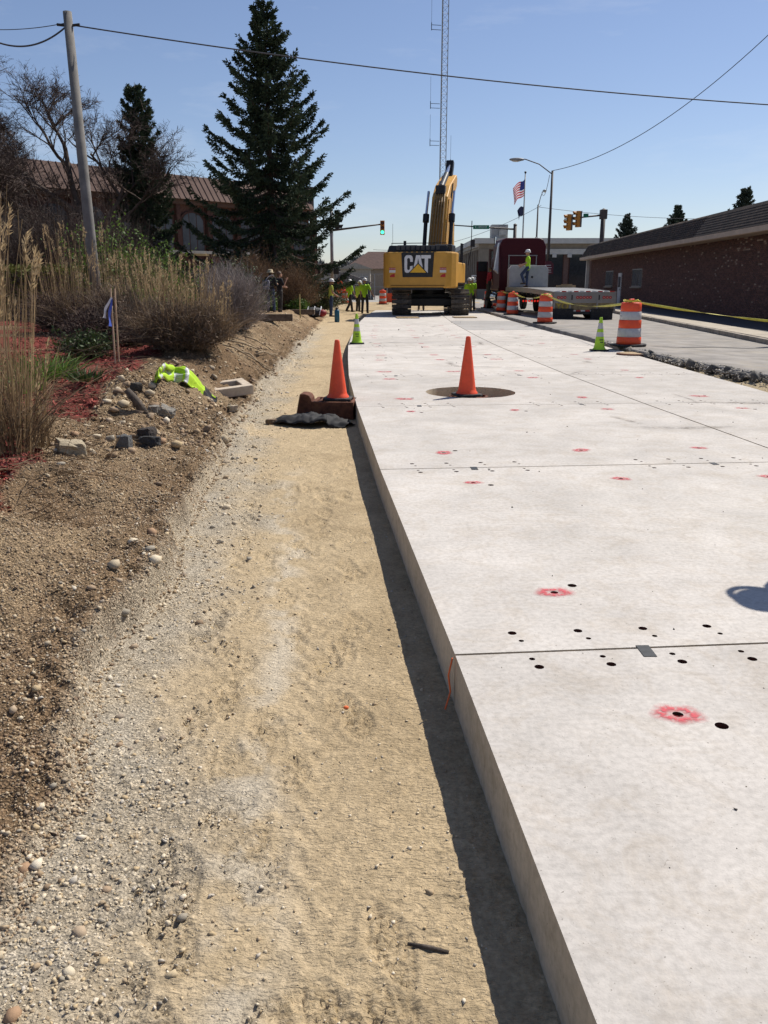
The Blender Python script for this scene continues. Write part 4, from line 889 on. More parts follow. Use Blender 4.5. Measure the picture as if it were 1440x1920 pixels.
for xx in (-1.22, 1.22):
    U(MB().box((xx, RY - .004, 2.19), (.30, .012, .10)), 'warning_label_top', m_red); U(MB().box((xx, RY - .004, 2.07), (.30, .012, .12)), 'warning_label', m_white)
    o = link('warning_text', text_mesh('WARNING', .065, .001), m_white, ex); o.matrix_local = Matrix.Rotation(SW, 4, 'Z') @ Matrix.Translation((xx, RY - .014, 2.19)) @ Matrix.Rotation(R(90), 4, 'X')
    U(MB().prism([(xx - .12, 1.80), (xx + .12, 1.80), (xx + .12, 1.97), (xx - .03, 1.93), (xx - .12, 1.86)], RY - .012, RY + .01, 'y'), 'rear_reflector', m_red)
U(MB().box((1.86, -1.6, 1.52), (.5, .9, .07)), 'step', m_steel)
for k in range(3): U(MB().tube([(1.65, -.2 + k * .35, 2.5), (1.65, -.2 + k * .35, 3.45), (1.65, .15 + k * .35, 3.45)], .03, 6), 'handrail', m_mblk)
U(MB().tube([(1.9, .9, 2.4), (2.05, .9, 3.2), (2.05, .9, 4.6)], .022, 6).box((2.12, .9, 3.5), (.22, .06, .36)), 'mirror', m_mblk)
# boom, cylinders, stick
BX = .22
bp_ = [(.45, 1.75), (.95, 1.75), (2.6, 4.3), (3.6, 5.6), (5.6, 6.75), (5.75, 7.15), (5.45, 7.35), (3.0, 6.55), (2.0, 5.9), (1.3, 4.4)]
bo = U(MB().prism(bp_, BX - .42, BX + .42, 'x'), 'boom', m_yel, bevel=.05)
for s_ in (-1, 1):
    U(MB().prism([(.4, 1.9), (1.1, 1.9), (2.6, 4.5), (3.1, 5.9), (2.3, 5.8)], BX + s_ * .44 - .02, BX + s_ * .44 + .02, 'x'), 'boom_side_plate', m_yel)
    U(MB().cyl((BX + s_ * .68, .9, 2.3), (BX + s_ * .68, 1.7, 4.75), .105, n=16), 'boom_cylinder', m_mblk, smooth=False)
    U(MB().cyl((BX + s_ * .68, 1.66, 4.62), (BX + s_ * .68, 1.78, 5.0), .17, n=16), 'cylinder_cap', m_mblk)
    U(MB().cyl((BX + s_ * .68, 1.78, 5.0), (BX + s_ * .68, 2.5, 6.2), .07, n=12), 'cylinder_rod', m_chr)
for k in range(5): U(MB().tube([(BX - .28 + k * .14, .30, 2.9), (BX - .28 + k * .14, .62, 3.4), (BX - .28 + k * .14, 1.1, 4.5), (BX - .26 + k * .13, 1.75, 5.6), (BX - .2 + k * .1, 2.3, 6.2)], .05, 8), 'hydraulic_hose', mat('brown_pipe', (.25, .15, .06), .5, var=.2))
U(MB().box((BX, 2.3, 6.25), (.5, .5, .45)), 'valve_block', m_mblk, bevel=.05)
U(MB().cyl((BX, 2.4, 6.4), (BX, 4.3, 7.25), .15, n=16), 'stick_cylinder', m_mblk); U(MB().cyl((BX, 4.3, 7.25), (BX, 5.7, 7.95), .075, n=12), 'stick_cylinder_rod', m_chr)
U(MB().prism([(5.1, 6.8), (5.9, 7.8), (6.0, 8.05), (5.6, 8.15), (5.3, 7.5), (4.9, 6.9)][::-1] + [], BX - .2, BX + .2, 'x'), 'stick_head', m_mblk, bevel=.03)
U(MB().prism([(5.3, 7.4), (5.75, 7.4), (6.6, 4.0), (6.8, 1.9), (6.3, 1.9), (5.8, 4.6)], BX - .2, BX + .2, 'x'), 'stick', m_yel, bevel=.04)
U(MB().prism([(5.9, 1.9), (6.9, 2.0), (7.2, 1.2), (6.9, .6), (6.2, .55), (5.8, 1.2)], BX - .6, BX + .6, 'x'), 'bucket', m_steel, bevel=.04)
U(MB().tube([(BX + .40, 3.0, 6.0), (BX + .46, 3.6, 6.7), (BX + .44, 2.6, 5.0), (BX + .42, 1.6, 3.4)], .035, 6), 'boom_hose', m_mblk)

# ================================================================ truck tractor and trailer
m_mar = mat('maroon_paint', (.060, .006, .010), .5, var=.06, spec=.2); m_alu = mat('aluminium', (.27, .26, .25), .4, metal=.4, var=.12, vs=4, dirt=((.28, .24, .19), 2.5, .5, .5)); m_tyre = mat('tyre', (.02, .02, .021), .85, var=.35, vs=10)
tk_ = thing('truck_tractor', 'maroon sleeper truck tractor with open door coupled to the trailer', 'truck', (7.50, 46.9, .02), R(3))
MB().prism([(-1.27, 1.1), (1.27, 1.1), (1.27, 3.45), (1.12, 3.78), (.9, 3.86), (-.9, 3.86), (-1.12, 3.78), (-1.27, 3.45)], 0, 1.9, 'y').build('sleeper', m_mar, tk_, bevel=.08)
MB().prism([(1.9, 1.1), (3.5, 1.1), (3.5, 2.0), (3.1, 2.9), (1.9, 3.1)], -1.15, 1.15, 'x').build('cab', m_mar, tk_, bevel=.08)
MB().prism([(3.5, .9), (5.4, .9), (5.5, 1.6), (3.5, 2.0)], -1.0, 1.0, 'x').build('bonnet', m_mar, tk_, bevel=.1)
MB().prism([(-.35, 1.3), (0, 1.2), (0, 3.45), (-.02, 3.45), (-.30, 2.5)][::-1], -1.30, -1.24, 'x').build('side_extender', m_mar, tk_)
MB().prism([(-1.50, 2.2), (-1.275, 2.0), (-1.275, 3.62), (-1.30, 3.58)], .05, .45, 'y').build('side_fairing', mat('pale_fairing', (.55, .60, .68), .3, var=.05), tk_, bevel=.02)
dr = MB().box((-1.62, 3.35, 1.95), (.66, .07, 1.55)).build('door', m_mar, tk_, bevel=.03, rot=None); MB().box((-1.62, 3.30, 2.45), (.5, .06, .55)).build('window', m_glass, dr); MB().box((-1.4, 3.295, 1.7), (.12, .05, .04)).build('handle', m_chr, dr)
MB().box((0, -.03, 2.45), (1.5, .05, .05)).box((-.55, -.03, 2.15), (.05, .05, .6)).box((.55, -.03, 2.15), (.05, .05, .6)).box((0, -.03, 2.95), (1.6, .05, .05)).box((-.75, -.03, 2.6), (.05, .05, .7)).box((.75, -.03, 2.6), (.05, .05, .7)).build('grab_rail', m_alu, tk_)
MB().box((0, -.35, 1.05), (.9, 6.5, .25)).build('frame', m_mblk, tk_)
def wheel(parent, x, y, r=.52, wd=.28):
    w_ = MB().lathe([(r * .55, -wd / 2), (r * .9, -wd / 2), (r, -wd / 2 + .05), (r, wd / 2 - .05), (r * .9, wd / 2), (r * .55, wd / 2)], 28).build('wheel', m_tyre, parent, auto=35, loc=(x, y, r), rot=(0, R(90), 0))
    MB().lathe([(.02, -.05), (r * .3, -.06), (r * .56, .02), (r * .56, wd / 2 - .02)], 20).build('rim', m_alu, w_, auto=35)
for y in (-1.9, -.6):
    for x in (-1.1, -.78, .78, 1.1): wheel(tk_, x, y)
for x in (-1.05, 1.05): wheel(tk_, x, 4.2)
for x in (-1.05, 1.05): MB().cyl((x, .3, .75), (x, 1.9, .75), .33, n=20).build('fuel_tank', m_chr, tk_)
MB().box((-1.42, 2.5, .585), (.5, .7, .06)).box((-1.3, 2.5, .85), (.1, .6, .6)).build('cab_step', m_mblk, tk_)
for x in (-1.15, 1.15): MB().cyl((x, 1.95, 1.5), (x, 1.95, 4.0), .07, n=12).build('exhaust_stack', m_chr, tk_)
for k in range(6): MB().cyl((-.45 + k * .15, -2.75, .62), (-.45 + k * .15, -2.72, .62), .05, n=10).build('tail_lamp', mat('lit_tail', (.8, .03, .02), .3, emit=.6), tk_)
# trailer
tl = thing('flatbed_trailer', 'aluminium flatbed trailer with red round lamps parked on the lane', 'trailer', (8.50, 36.3, .01), R(4))
TL = 9.6
def deck_z(y): return 1.11 + .16 * math.sin(math.pi * min(1, max(0, (y + .2) / TL)) * .62)
ycs = np.linspace(0, TL, 15)
for k in range(11):
    x0 = -1.30 + k * .2365; b = MB(); V = []
    for y in ycs: V += [(x0, y, deck_z(y)), (x0 + .222, y, deck_z(y)), (x0 + .222, y, deck_z(y) + .035 + .004 * (k % 2)), (x0, y, deck_z(y) + .035 + .004 * (k % 2))]
    fs = []
    for i in range(len(ycs) - 1):
        for j in range(4): fs.append((4 * i + j, 4 * i + 4 + j, 4 * i + 4 + (j + 1) % 4, 4 * i + (j + 1) % 4))
    fs += [(0, 1, 2, 3), tuple(4 * (len(ycs) - 1) + q for q in (3, 2, 1, 0))]
    b.add(V, fs).build('deck_plank', mat('deck_aluminium', (.26, .245, .22), .45, metal=.35, var=.15, vs=3, dirt=((.22, .18, .14), 3, .5, .5)), tl)
for x in (-1.32, 1.32):
    b = MB()
    for a, c_ in zip(ycs, ycs[1:]): b.bar((x, a, deck_z(a) - .06), (x, c_, deck_z(c_) - .06), .05, .22)
    b.build('side_rail', m_alu, tl)
    for k in range(9): MB().box((x * 1.015, .8 + k, deck_z(.8 + k) - .2), (.05, .1, .10)).build('stake_pocket', m_mblk, tl)
for x in (-.5, .5): MB().box((x, TL / 2, .95), (.14, TL - .4, .30)).build('main_beam', m_mblk, tl)
for k in range(12): MB().box((0, .5 + k * .78, 1.05), (2.5, .08, .12)).build('cross_member', m_mblk, tl)
MB().box((0, -.03, .93), (2.66, .06, .46)).build('rear_panel', m_alu, tl, bevel=.008); MB().box((0, -.02, .55), (2.66, .05, .34)).build('lower_panel', mat('grimy_panel', (.22, .17, .09), .7, var=.4, vs=5), tl)
for x in (-1.31, -.62, .55, 1.31): MB().box((x, -.055, .74), (.07, .05, .86)).build('panel_post', m_alu, tl)
for x in (-.62, .55): MB().box((x + .06, -.065, .93), (.06, .03, .20)).build('stake_slot', m_mblk, tl)
for x in [-1.14, -1.0, -.86, -.32, -.18, -.04, .10, .24, .82, .96, 1.10]:
    l_ = MB().cyl((x, -.06, .93), (x, -.085, .93), .062, n=16).build('tail_lamp', m_red, tl); MB().cyl((x, -.083, .93), (x, -.093, .93), .03, n=10).build('lens', mat('pale_lens', (.6, .25, .22), .3), l_)
for k in range(10): MB().box((-1.17 + k * .26, -.062, 1.175), (.2, .012, .045)).build('reflective_strip', m_red if k % 2 else m_white, tl)
for k in range(8): MB().box((-.45 + k * .2, -.062, .38), (.18, .012, .05)).build('reflective_strip', m_red if k % 2 else m_white, tl)
o = link('lettering', text_mesh('YO', .38, .002, .01), mat('faded_yellow', (.35, .26, .05), .7, var=.3), tl); o.location = (-.95, -.05, .56); o.rotation_euler = (R(90), 0, 0)
for x in (-.95, .75): MB().box((x, -.12, .24), (.95, .02, .46)).build('mud_flap', m_rub, tl)
MB().box((0, .02, .30), (2.5, .14, .16)).build('bumper', m_mblk, tl, bevel=.02)
for y in (.62, 1.85):
    for x in (-1.12, -.78, .78, 1.12): wheel(tl, x, y, .48, .30)
MB().box((-1.0, TL - 1.2, .55), (.12, .12, 1.1)).build('landing_leg', m_alu, tl)
bx = thing('headboard_cabinet', 'white two-door cabinet standing on the front of the trailer deck', 'cabinet', (7.62, 45.7, 1.29), R(4))
MB().prism([(-1.05, 0), (1.05, 0), (1.05, .95), (.90, 1.13), (-.90, 1.13), (-1.05, .95)], -.22, .22, 'y').build('body', mat('cabinet_grey', (.42, .42, .42), .5, var=.08), bx, bevel=.02)
for x in (-.5, .5):
    d_ = MB().box((x, -.232, .5), (.94, .02, .86)).build('door', mat('cabinet_grey'), bx, bevel=.004); MB().cyl((x * .35, -.24, .55), (x * .35, -.27, .55), .06, n=12).build('latch', m_mblk, d_)
o = MB().box((0, 0, .07), (.9, .35, .14)).box((.05, 0, .16), (.5, .2, .06)).build('timber_block', mat('plywood'), loc=(9.1, 43.0, 1.29), rot=(0, 0, .1)); tag(o, 'small pile of timber blocks on the trailer deck', 'timber')
for k in range(4): pass

# ================================================================ people
def blob(name, segs, vox, mtl, parent, sm=2):
    """one continuous skin grown over a set of tapered limbs"""
    b = MB()
    for s_ in segs:
        if s_[0] == 'e': b.ico(s_[1], 1, 3, s_[2], s_[3] if len(s_) > 3 else None); continue
        p0, p1, r0, r1 = Vector(s_[0]), Vector(s_[1]), s_[2], s_[3]
        if not isinstance(r0, tuple): r0 = (r0, r0)
        if not isinstance(r1, tuple): r1 = (r1, r1)
        d = (p1 - p0).normalized(); x = Vector((1, 0, 0)) - d * d.x
        if x.length < .15: x = Vector((0, 1, 0)) - d * d.y
        x.normalize(); y = d.cross(x); k = 12; vs = []; rings = 9
        for i in range(-2, rings + 3):
            t_ = min(max(i / rings, 0), 1); rr = (r0[0] + (r1[0] - r0[0]) * t_, r0[1] + (r1[1] - r0[1]) * t_); sc_ = 1; off = 0
            if i < 0: sc_ = (.80, .35)[-i - 1]; off = -min(rr) * (.6, .93)[-i - 1]
            if i > rings: sc_ = (.80, .35)[i - rings - 1]; off = min(rr) * (.6, .93)[i - rings - 1]
            c_ = p0.lerp(p1, t_) + d * off
            vs += [c_ + x * math.cos(2 * math.pi * j / k) * rr[0] * sc_ + y * math.sin(2 * math.pi * j / k) * rr[1] * sc_ for j in range(k)]
        n_ = rings + 5; fs = [(i * k + j, (i + 1) * k + j, (i + 1) * k + (j + 1) % k, i * k + (j + 1) % k) for i in range(n_ - 1) for j in range(k)] + [tuple(range(k)), tuple(range(n_ * k - 1, (n_ - 1) * k - 1, -1))]
        b.add(vs, fs)
    o = b.build(name, mtl, None)
    md = o.modifiers.new('r', 'REMESH'); md.mode = 'VOXEL'; md.voxel_size = vox
    if sm: md = o.modifiers.new('s', 'SMOOTH'); md.factor = .5; md.iterations = sm
    bake(o); o.data.polygons.foreach_set('use_smooth', [True] * len(o.data.polygons)); o.parent = parent
    return o
m_skin = mat('skin', (.48, .27, .18), .55, var=.08, vs=12); m_skin2 = mat('tanned_skin', (.36, .19, .12), .55, var=.08, vs=12)
m_boot = mat('work_boot', (.06, .04, .025), .8, var=.3); m_hat = mat('hard_hat_white', (.72, .71, .68), .35, var=.03)
def person(label, loc, rz, pose, shirt, trousers, hat='hard', skin=None, h=1.78, sleeves=.6, hair=(.03, .02, .015), bag=False, cat='person', extra=None):
    skin = skin or m_skin; t = thing('person', label, cat, loc, rz); k = h / 1.78
    lean = pose.get('lean', 0); V3 = Vector
    hips = {-1: V3((-.095, 0, .93)), 1: V3((.095, 0, .93))}; legs = {}
    for s_, key in ((-1, 'l'), (1, 'r')):
        a, c_, o_ = pose.get('leg_' + key, (0, 0, .02)); kn = hips[s_] + V3((s_ * o_, math.sin(a) * .43, -math.cos(a) * .43)); an = kn + V3((s_ * o_ * .5, math.sin(c_) * .42, -math.cos(c_) * .42)); legs[s_] = (kn, an)
    dz = .085 - min(legs[-1][1].z, legs[1][1].z)
    up = V3((0, math.sin(lean), math.cos(lean))); fw = V3((0, math.cos(lean), -math.sin(lean)))
    pel = V3((0, 0, .97)); chest = pel + up * .36; neck = pel + up * .53; tw = pose.get('head', (0, 0)); headc = neck + up * .155 + fw * .02
    hf = V3((math.sin(tw[0]) * math.cos(tw[1]), math.cos(tw[0]) * math.cos(tw[1]), -math.sin(tw[1])))
    arms = {}
    for s_, key in ((-1, 'l'), (1, 'r')):
        sh = pel + up * .475 + V3((s_ * .185, 0, 0)); ud, fd = pose.get('arm_' + key, ((.18, .05, -1), (.05, .25, -1)))
        u_ = V3((ud[0] * s_, ud[1], ud[2])).normalized(); f2 = V3((fd[0] * s_, fd[1], fd[2])).normalized(); el = sh + u_ * .29; wr = el + f2 * .25; arms[s_] = (sh, el, wr, f2)
    O = V3((0, 0, dz)); S = lambda p: (p + O) * k
    # body: one continuous mesh, hands with five fingers
    sg = [(S(pel + up * -.02), S(chest), (.135 * k, .095 * k), (.155 * k, .105 * k)), (S(chest), S(neck - up * .03), (.155 * k, .10 * k), (.07 * k, .065 * k)), (S(neck - up * .03), S(neck + up * .06), .055 * k, .052 * k),
          ('e', S(headc), (.076 * k, .095 * k, .115 * k)), (S(headc + hf * .06 - up * .06), S(headc + hf * .07 - up * .07), .048 * k, .04 * k), (S(headc + hf * .09), S(headc + hf * .108 - up * .02), .012 * k, .017 * k)]
    side = hf.cross(up).normalized()
    for q in (-1, 1): sg.append(('e', S(headc + side * q * .078), (.016 * k, .022 * k, .034 * k)))
    for s_ in (-1, 1):
        kn, an = legs[s_]; sg += [(S(hips[s_]), S(kn), .075 * k, .052 * k), (S(kn), S(an), .052 * k, .038 * k), (S(an), S(an + V3((s_ * .02, .13, -.045))), .04 * k, .035 * k)]
        sh, el, wr, fd = arms[s_]; sg += [(S(sh), S(el), .048 * k, .038 * k), (S(el), S(wr), .038 * k, .027 * k)]
        pn = fd.cross(V3((0, 0, 1)));  pn = pn.normalized() if pn.length > .2 else V3((1, 0, 0)); pv = fd.cross(pn).normalized()
        sg.append((S(wr), S(wr + fd * .085), (.024 * k, .024 * k), (.034 * k, .020 * k)))
        for j, ln in enumerate((.068, .078, .072, .058)):
            b0 = wr + fd * .085 + pv * (-.027 + .018 * j); b1 = b0 + fd * ln * .55 + pn * .008 * s_; b2 = b1 + fd * ln * .40 + pn * .022 * s_
            sg += [(S(b0 - fd * .02), S(b1), .0105 * k, .0098 * k), (S(b1), S(b2), .0098 * k, .0085 * k)]
        b0 = wr + fd * .03 - pv * .026; sg += [(S(b0), S(b0 + fd * .035 - pv * .03), .013 * k, .0115 * k), (S(b0 + fd * .035 - pv * .03), S(b0 + fd * .068 - pv * .034), .0115 * k, .0095 * k)]
    blob('body', sg, .0105, skin, t)
    # clothing
    ss = [(S(pel + up * -.04), S(pel + up * .16), (.165 * k, .12 * k), (.16 * k, .115 * k)), (S(pel + up * .16), S(chest + up * .05), (.16 * k, .115 * k), (.178 * k, .125 * k)), (S(chest + up * .05), S(neck - up * .04), (.178 * k, .12 * k), (.08 * k, .075 * k))]
    for s_ in (-1, 1):
        sh, el, wr, fd = arms[s_]; ss.append((S(sh), S(sh.lerp(el, min(1, sleeves * 1.3))), .074 * k, .062 * k))
        if sleeves > .8: ss.append((S(el), S(el.lerp(wr, .9)), .058 * k, .042 * k))
    blob('shirt', ss, .016, shirt, t)
    ts = [(S(pel + up * -.02), S(pel + up * .06), (.16 * k, .115 * k), (.155 * k, .11 * k))]
    for s_ in (-1, 1): kn, an = legs[s_]; ts += [(S(hips[s_] + V3((0, 0, .02))), S(kn), .098 * k, .075 * k), (S(kn), S(an + V3((0, 0, .02))), .074 * k, .066 * k)]
    blob('trousers', ts, .016, trousers, t)
    for s_ in (-1, 1): an = legs[s_][1]; blob('boot', [(S(an + V3((0, -.04, -.03))), S(an + V3((s_ * .02, .16, -.045))), (.048 * k, .05 * k), (.046 * k, .036 * k)), (S(an + V3((0, -.01, .05))), S(an), .052 * k, .052 * k)], .014, m_boot, t, 1)
    for q in (-1, 1): MB().ico(S(headc + hf * .083 + side * q * .032 + up * .018), .011 * k, 1).build('eye', mat('eye_dark', (.02, .015, .01), .3), t)
    MB().ico(S(headc + hf * .098 - up * .055), .018 * k, 1, (1.1, .5, .35)).build('mouth', mat('lip', (.30, .10, .08), .6), t)
    Mh = Matrix((side, hf, up)).transposed()
    if hat == 'hard':
        b = MB(); b.lathe([(.128 * k, .0), (.126 * k, .03), (.117 * k, .075), (.092 * k, .115), (.05 * k, .138), (.002, .145)], 24); b.v = [tuple(Mh @ Vector((v[0] * .96, v[1] * 1.08, v[2])) + S(headc + up * .042)) for v in b.v]
        ho = b.build('hard_hat', m_hat, t, smooth=True)
        b = MB(); b.lathe([(.12 * k, .006), (.155 * k, -.004), (.155 * k, -.010), (.12 * k, -.004)], 24, cap=False); b.v = [tuple(Mh @ Vector((v[0] * .92, v[1] * 1.1 + .018, v[2])) + S(headc + up * .042)) for v in b.v]; b.build('brim', m_hat, ho, smooth=True)
    else:
        blob('hair', [('e', S(headc + up * .03 - hf * .02), (.09 * k, .105 * k, .108 * k)), (S(headc - hf * .06), S(headc - hf * .06 - up * .08), .06 * k, .05 * k)], .014, mat('hair_%02d' % int(hair[0] * 100), hair, .6, var=.3, vs=40), t)
        if hat == 'sun':
            b = MB(); b.lathe([(.17 * k, -.02), (.165 * k, .0), (.115 * k, .02), (.112 * k, .09), (.09 * k, .12), (.002, .125)], 24); b.v = [tuple(Mh @ Vector(v) + S(headc + up * .05)) for v in b.v]; b.build('sun_hat', mat('camo_hat', (.42, .34, .22), .8, var=.5, vs=18), t, smooth=True)
    if bag:
        bb = MB().box((-.13, -.20, 1.12), (.30, .17, .40), (0, 0, .1)).build('shoulder_bag', mat('bag_patterned', (.06, .065, .085), .7, var=.9, vs=14, col2=(.3, .3, .36)), t, bevel=.05); MB().tube([(-.17, -.19, 1.28), (-.02, -.15, 1.47), (.12, 0, 1.53), (.16, .12, 1.35), (.1, .15, 1.1)], .016, 6).build('strap', m_refl, bb)
    return t
STAND = dict(leg_l=(.03, -.03, .03), leg_r=(-.03, -.05, .03)); WALK = dict(leg_l=(.42, .12, .01), leg_r=(-.15, -.55, .01), arm_l=((.12, -.35, -1), (.05, -.05, -1)), arm_r=((.12, .3, -1), (.0, .6, -1)))
m_hv2 = mat('hivis_shirt', (.42, .72, .03), .8, var=.1, vs=6, bump=.4, bs=14, bdist=.03); m_hv3 = mat('faded_hivis', (.50, .55, .09), .8, var=.12, vs=6, bump=.4, bs=14, bdist=.03); m_jean = mat('denim', (.045, .065, .12), .85, var=.3, vs=9, bump=.4, bs=16, bdist=.03); m_dkt = mat('dark_trousers', (.045, .04, .038), .85, var=.3, vs=9, bump=.4, bs=16, bdist=.03)
m_kh = mat('khaki', (.26, .2, .13), .85, var=.2); m_blks = mat('black_shirt', (.014, .014, .017), .85, var=.3)
def stand_at(px, py, Y): q = at(px, py, Y); z = gh(q.x, Y); return Vector((q.x, Y, z))
A_ = dict
person('person in dark clothes with tan camouflage hat and shoulder bag, back turned', stand_at(509, 592, 36.0), R(-8), A_(STAND, arm_l=((.2, .1, -1), (-.1, .9, -.2)), arm_r=((.2, .2, -1), (-.1, 1, .1)), lean=.03), m_blks, m_jean, 'sun', h=1.70, sleeves=.9, bag=True)
person('bareheaded person in black with hand raised to the face beside the hat wearer', stand_at(526, 592, 36.7), R(-62), A_(STAND, arm_r=((.25, .35, -1), (-.1, .55, .95)), arm_l=((.2, .1, -1), (-.2, .8, -.1))), m_blks, m_dkt, None, h=1.76, hair=(.09, .05, .03))
person('worker in faded lime vest and jeans standing sideways by the green shrubs', stand_at(621, 586, 43), R(-75), A_(STAND, arm_l=((.15, .1, -1), (.0, .9, -.5)), arm_r=((.15, .1, -1), (-.1, .9, -.6)), lean=.02), m_hv3, m_jean, skin=m_skin2, sleeves=.3, h=1.80)
person('leftmost of the three walking workers in bright lime shirts', stand_at(656, 583, 48.5), R(-55), A_(WALK), m_hv2, m_dkt, skin=m_skin2, h=1.76)
person('half hidden worker with bowed head between two walking workers', stand_at(671, 585, 49.0), R(-35), A_(STAND, lean=.28, head=(0, .5), leg_l=(.25, -.1, .02)), m_hv3, m_dkt, skin=m_skin2, h=1.70)
person('worker in bright lime shirt walking away just left of the slab end', stand_at(684, 589, 46.2), R(-12), A_(leg_l=(.10, -.1, .03), leg_r=(.22, -.18, .03), arm_l=((.25, .1, -1), (-.1, .5, -1)), arm_r=((.5, .1, -1), (.4, .5, -1))), m_hv2, m_dkt, skin=m_skin2, h=1.82)
person('nearer lime shirted worker right of the excavator track, back turned', (4.72, 47.6, .0), R(-20), A_(STAND, arm_l=((.3, .2, -1), (-.2, .6, -1)), arm_r=((.4, .0, -1), (.2, .4, -1))), m_hv2, m_kh, h=1.76)
person('worker right behind the nearer one beside the right track', (4.98, 48.6, .0), R(10), A_(STAND), m_hv2, m_dkt, h=1.80)
person('worker in khaki trousers behind the excavator, legs seen between the tracks', (2.15, 49.5, .0), R(170), A_(STAND), m_hv2, m_kh, h=1.78)
person('worker in lime shirt and jeans on the trailer deck with one knee raised', (7.42, 44.6, .012 + deck_z(8.2) + .04), R(78), A_(leg_r=(.05, 0, .02), leg_l=(.75, -.35, .02), arm_l=((.1, .3, -1), (.0, .9, -.3)), arm_r=((.1, .25, -1), (-.1, .9, -.5))), m_hv2, m_jean, h=1.82, sleeves=.5)
person('person in a red shirt standing at the open truck door', (6.0, 49.35, .02 + .615), R(-75), A_(STAND, lean=.1, arm_l=((.2, .5, -1), (.1, 1, .2))), mat('red_shirt', (.32, .02, .035), .8, var=.15), m_dkt, None, h=1.78, hair=(.14, .1, .06), sleeves=.8)
person('worker in hard hat just outside the right edge whose shadow falls on the slab', (2.99, 4.82, .0), R(40), A_(STAND, arm_l=((.75, -.1, -.8), (-.6, .35, -.5)), arm_r=((.75, -.1, -.8), (-.6, .35, -.5))), m_hv2, m_jean, h=1.92)

# ================================================================ buildings
m_brick = mat('brown_brick', (.115, .055, .042), .9, var=.25, vs=9, bump=.3); m_brd = mat('dark_brick', (.075, .035, .028), .9, var=.25, vs=9); m_seam = mat('brown_metal_roof', (.15, .105, .09), .9, var=.08, vs=2, spec=.05); m_dkw = mat('shop_glass', (.03, .035, .04), .1, var=.2, spec=.6)
m_fas = mat('white_fascia', (.52, .51, .48), .7, var=.08, vs=2); m_conc3 = mat('painted_concrete', (.27, .235, .19), .85, var=.12, vs=2)
lb = thing('brick_office', 'brown brick office with arched windows and ribbed metal mansard roof', 'building', (-5.4, 64.5, 0), math.atan2(-.73, -.68))
WL, EZ = 31.0, 6.7
MB().box((WL / 2, -5.2, EZ / 2), (WL, 10, EZ)).build('wall', m_brick, lb)
bays = [10.26 + 2.36 * k for k in range(-4, 9)]
for c_ in [b_ - 1.18 for b_ in bays] + [bays[-1] + 1.18]: MB().box((c_, -.12, EZ / 2), (.28, .5, EZ - .02)).build('pier', m_brd, lb)
MB().box((WL / 2, -.1, EZ - .15), (WL + .2, .62, .28)).build('eave_beam', mat('eave_brown', (.10, .055, .04), .8), lb)  # plain brown beam along the top of the wall
for c_ in bays:
    w0, z0, z1 = .84, 3.4, 5.35; pts = [(c_ - w0, z0), (c_ + w0, z0), (c_ + w0, z1)] + [(c_ + w0 * math.cos(a), z1 + .62 * math.sin(a)) for a in np.linspace(.15, math.pi - .15, 9)] + [(c_ - w0, z1)]
    rv = MB().prism([(x * 1.0 + (x - c_) * .10, z + (.08 if z > z0 else -.06)) for x, z in pts], -.19, -.10, 'y').build('window', m_brd, lb)
    for q in range(3):
        x0 = c_ - w0 + q * w0 * 2 / 3 + .03; x1 = x0 + w0 * 2 / 3 - .06; hz = lambda x: z1 + .62 * math.sqrt(max(0, 1 - ((x - c_) / w0) ** 2)) - .04
        MB().prism([(x0, z0 + .05), (x1, z0 + .05), (x1, hz(x1)), ((x0 + x1) / 2, hz((x0 + x1) / 2)), (x0, hz(x0))], -.10, -.085, 'y').build('pane', mat('office_glass', (.06, .065, .075), .35, var=.3, vs=1, spec=.4), rv)
    MB().box((c_, -.16, 1.45), (1.6, .08, 2.3)).build('ground_floor_glass', m_dkw, lb)
npan = int(WL / .44)
pm = MB().add([(0, .45, EZ), (.43, .45, EZ), (.43, -.75, EZ + 1.55), (0, -.75, EZ + 1.55), (0, -.75, EZ), (.43, -.75, EZ)], [(0, 1, 2, 3), (0, 4, 5, 1), (1, 5, 2), (0, 3, 4), (3, 2, 5, 4)]).bar((.43, .46, EZ + .01), (.43, -.74, EZ + 1.57), .035, .06).mesh('roof_panel'); pm.materials.append(m_seam)
for k in range(npan): o = bpy.data.objects.new('roof_panel', pm); C.objects.link(o); o.parent = lb; o.location = (k * .44, 0, 0)
MB().box((WL / 2, -5.2, EZ + .75), (WL - .1, 8.8, 1.5)).build('roof', mat('roof_dark', (.06, .05, .05), .9), lb); MB().box((-.1, -.6, EZ + .75), (.24, 1.5, 1.7)).build('roof_end', mat('roof_dark'), lb)
MB().box((13.2, 2.6, 3.32), (9.5, 3.4, .16)).build('canopy', m_fas, lb)
for k in range(4): MB().box((9.2 + k * 2.7, 4.0, 1.62), (.16, .16, 3.24)).build('canopy_post', m_brd, lb)
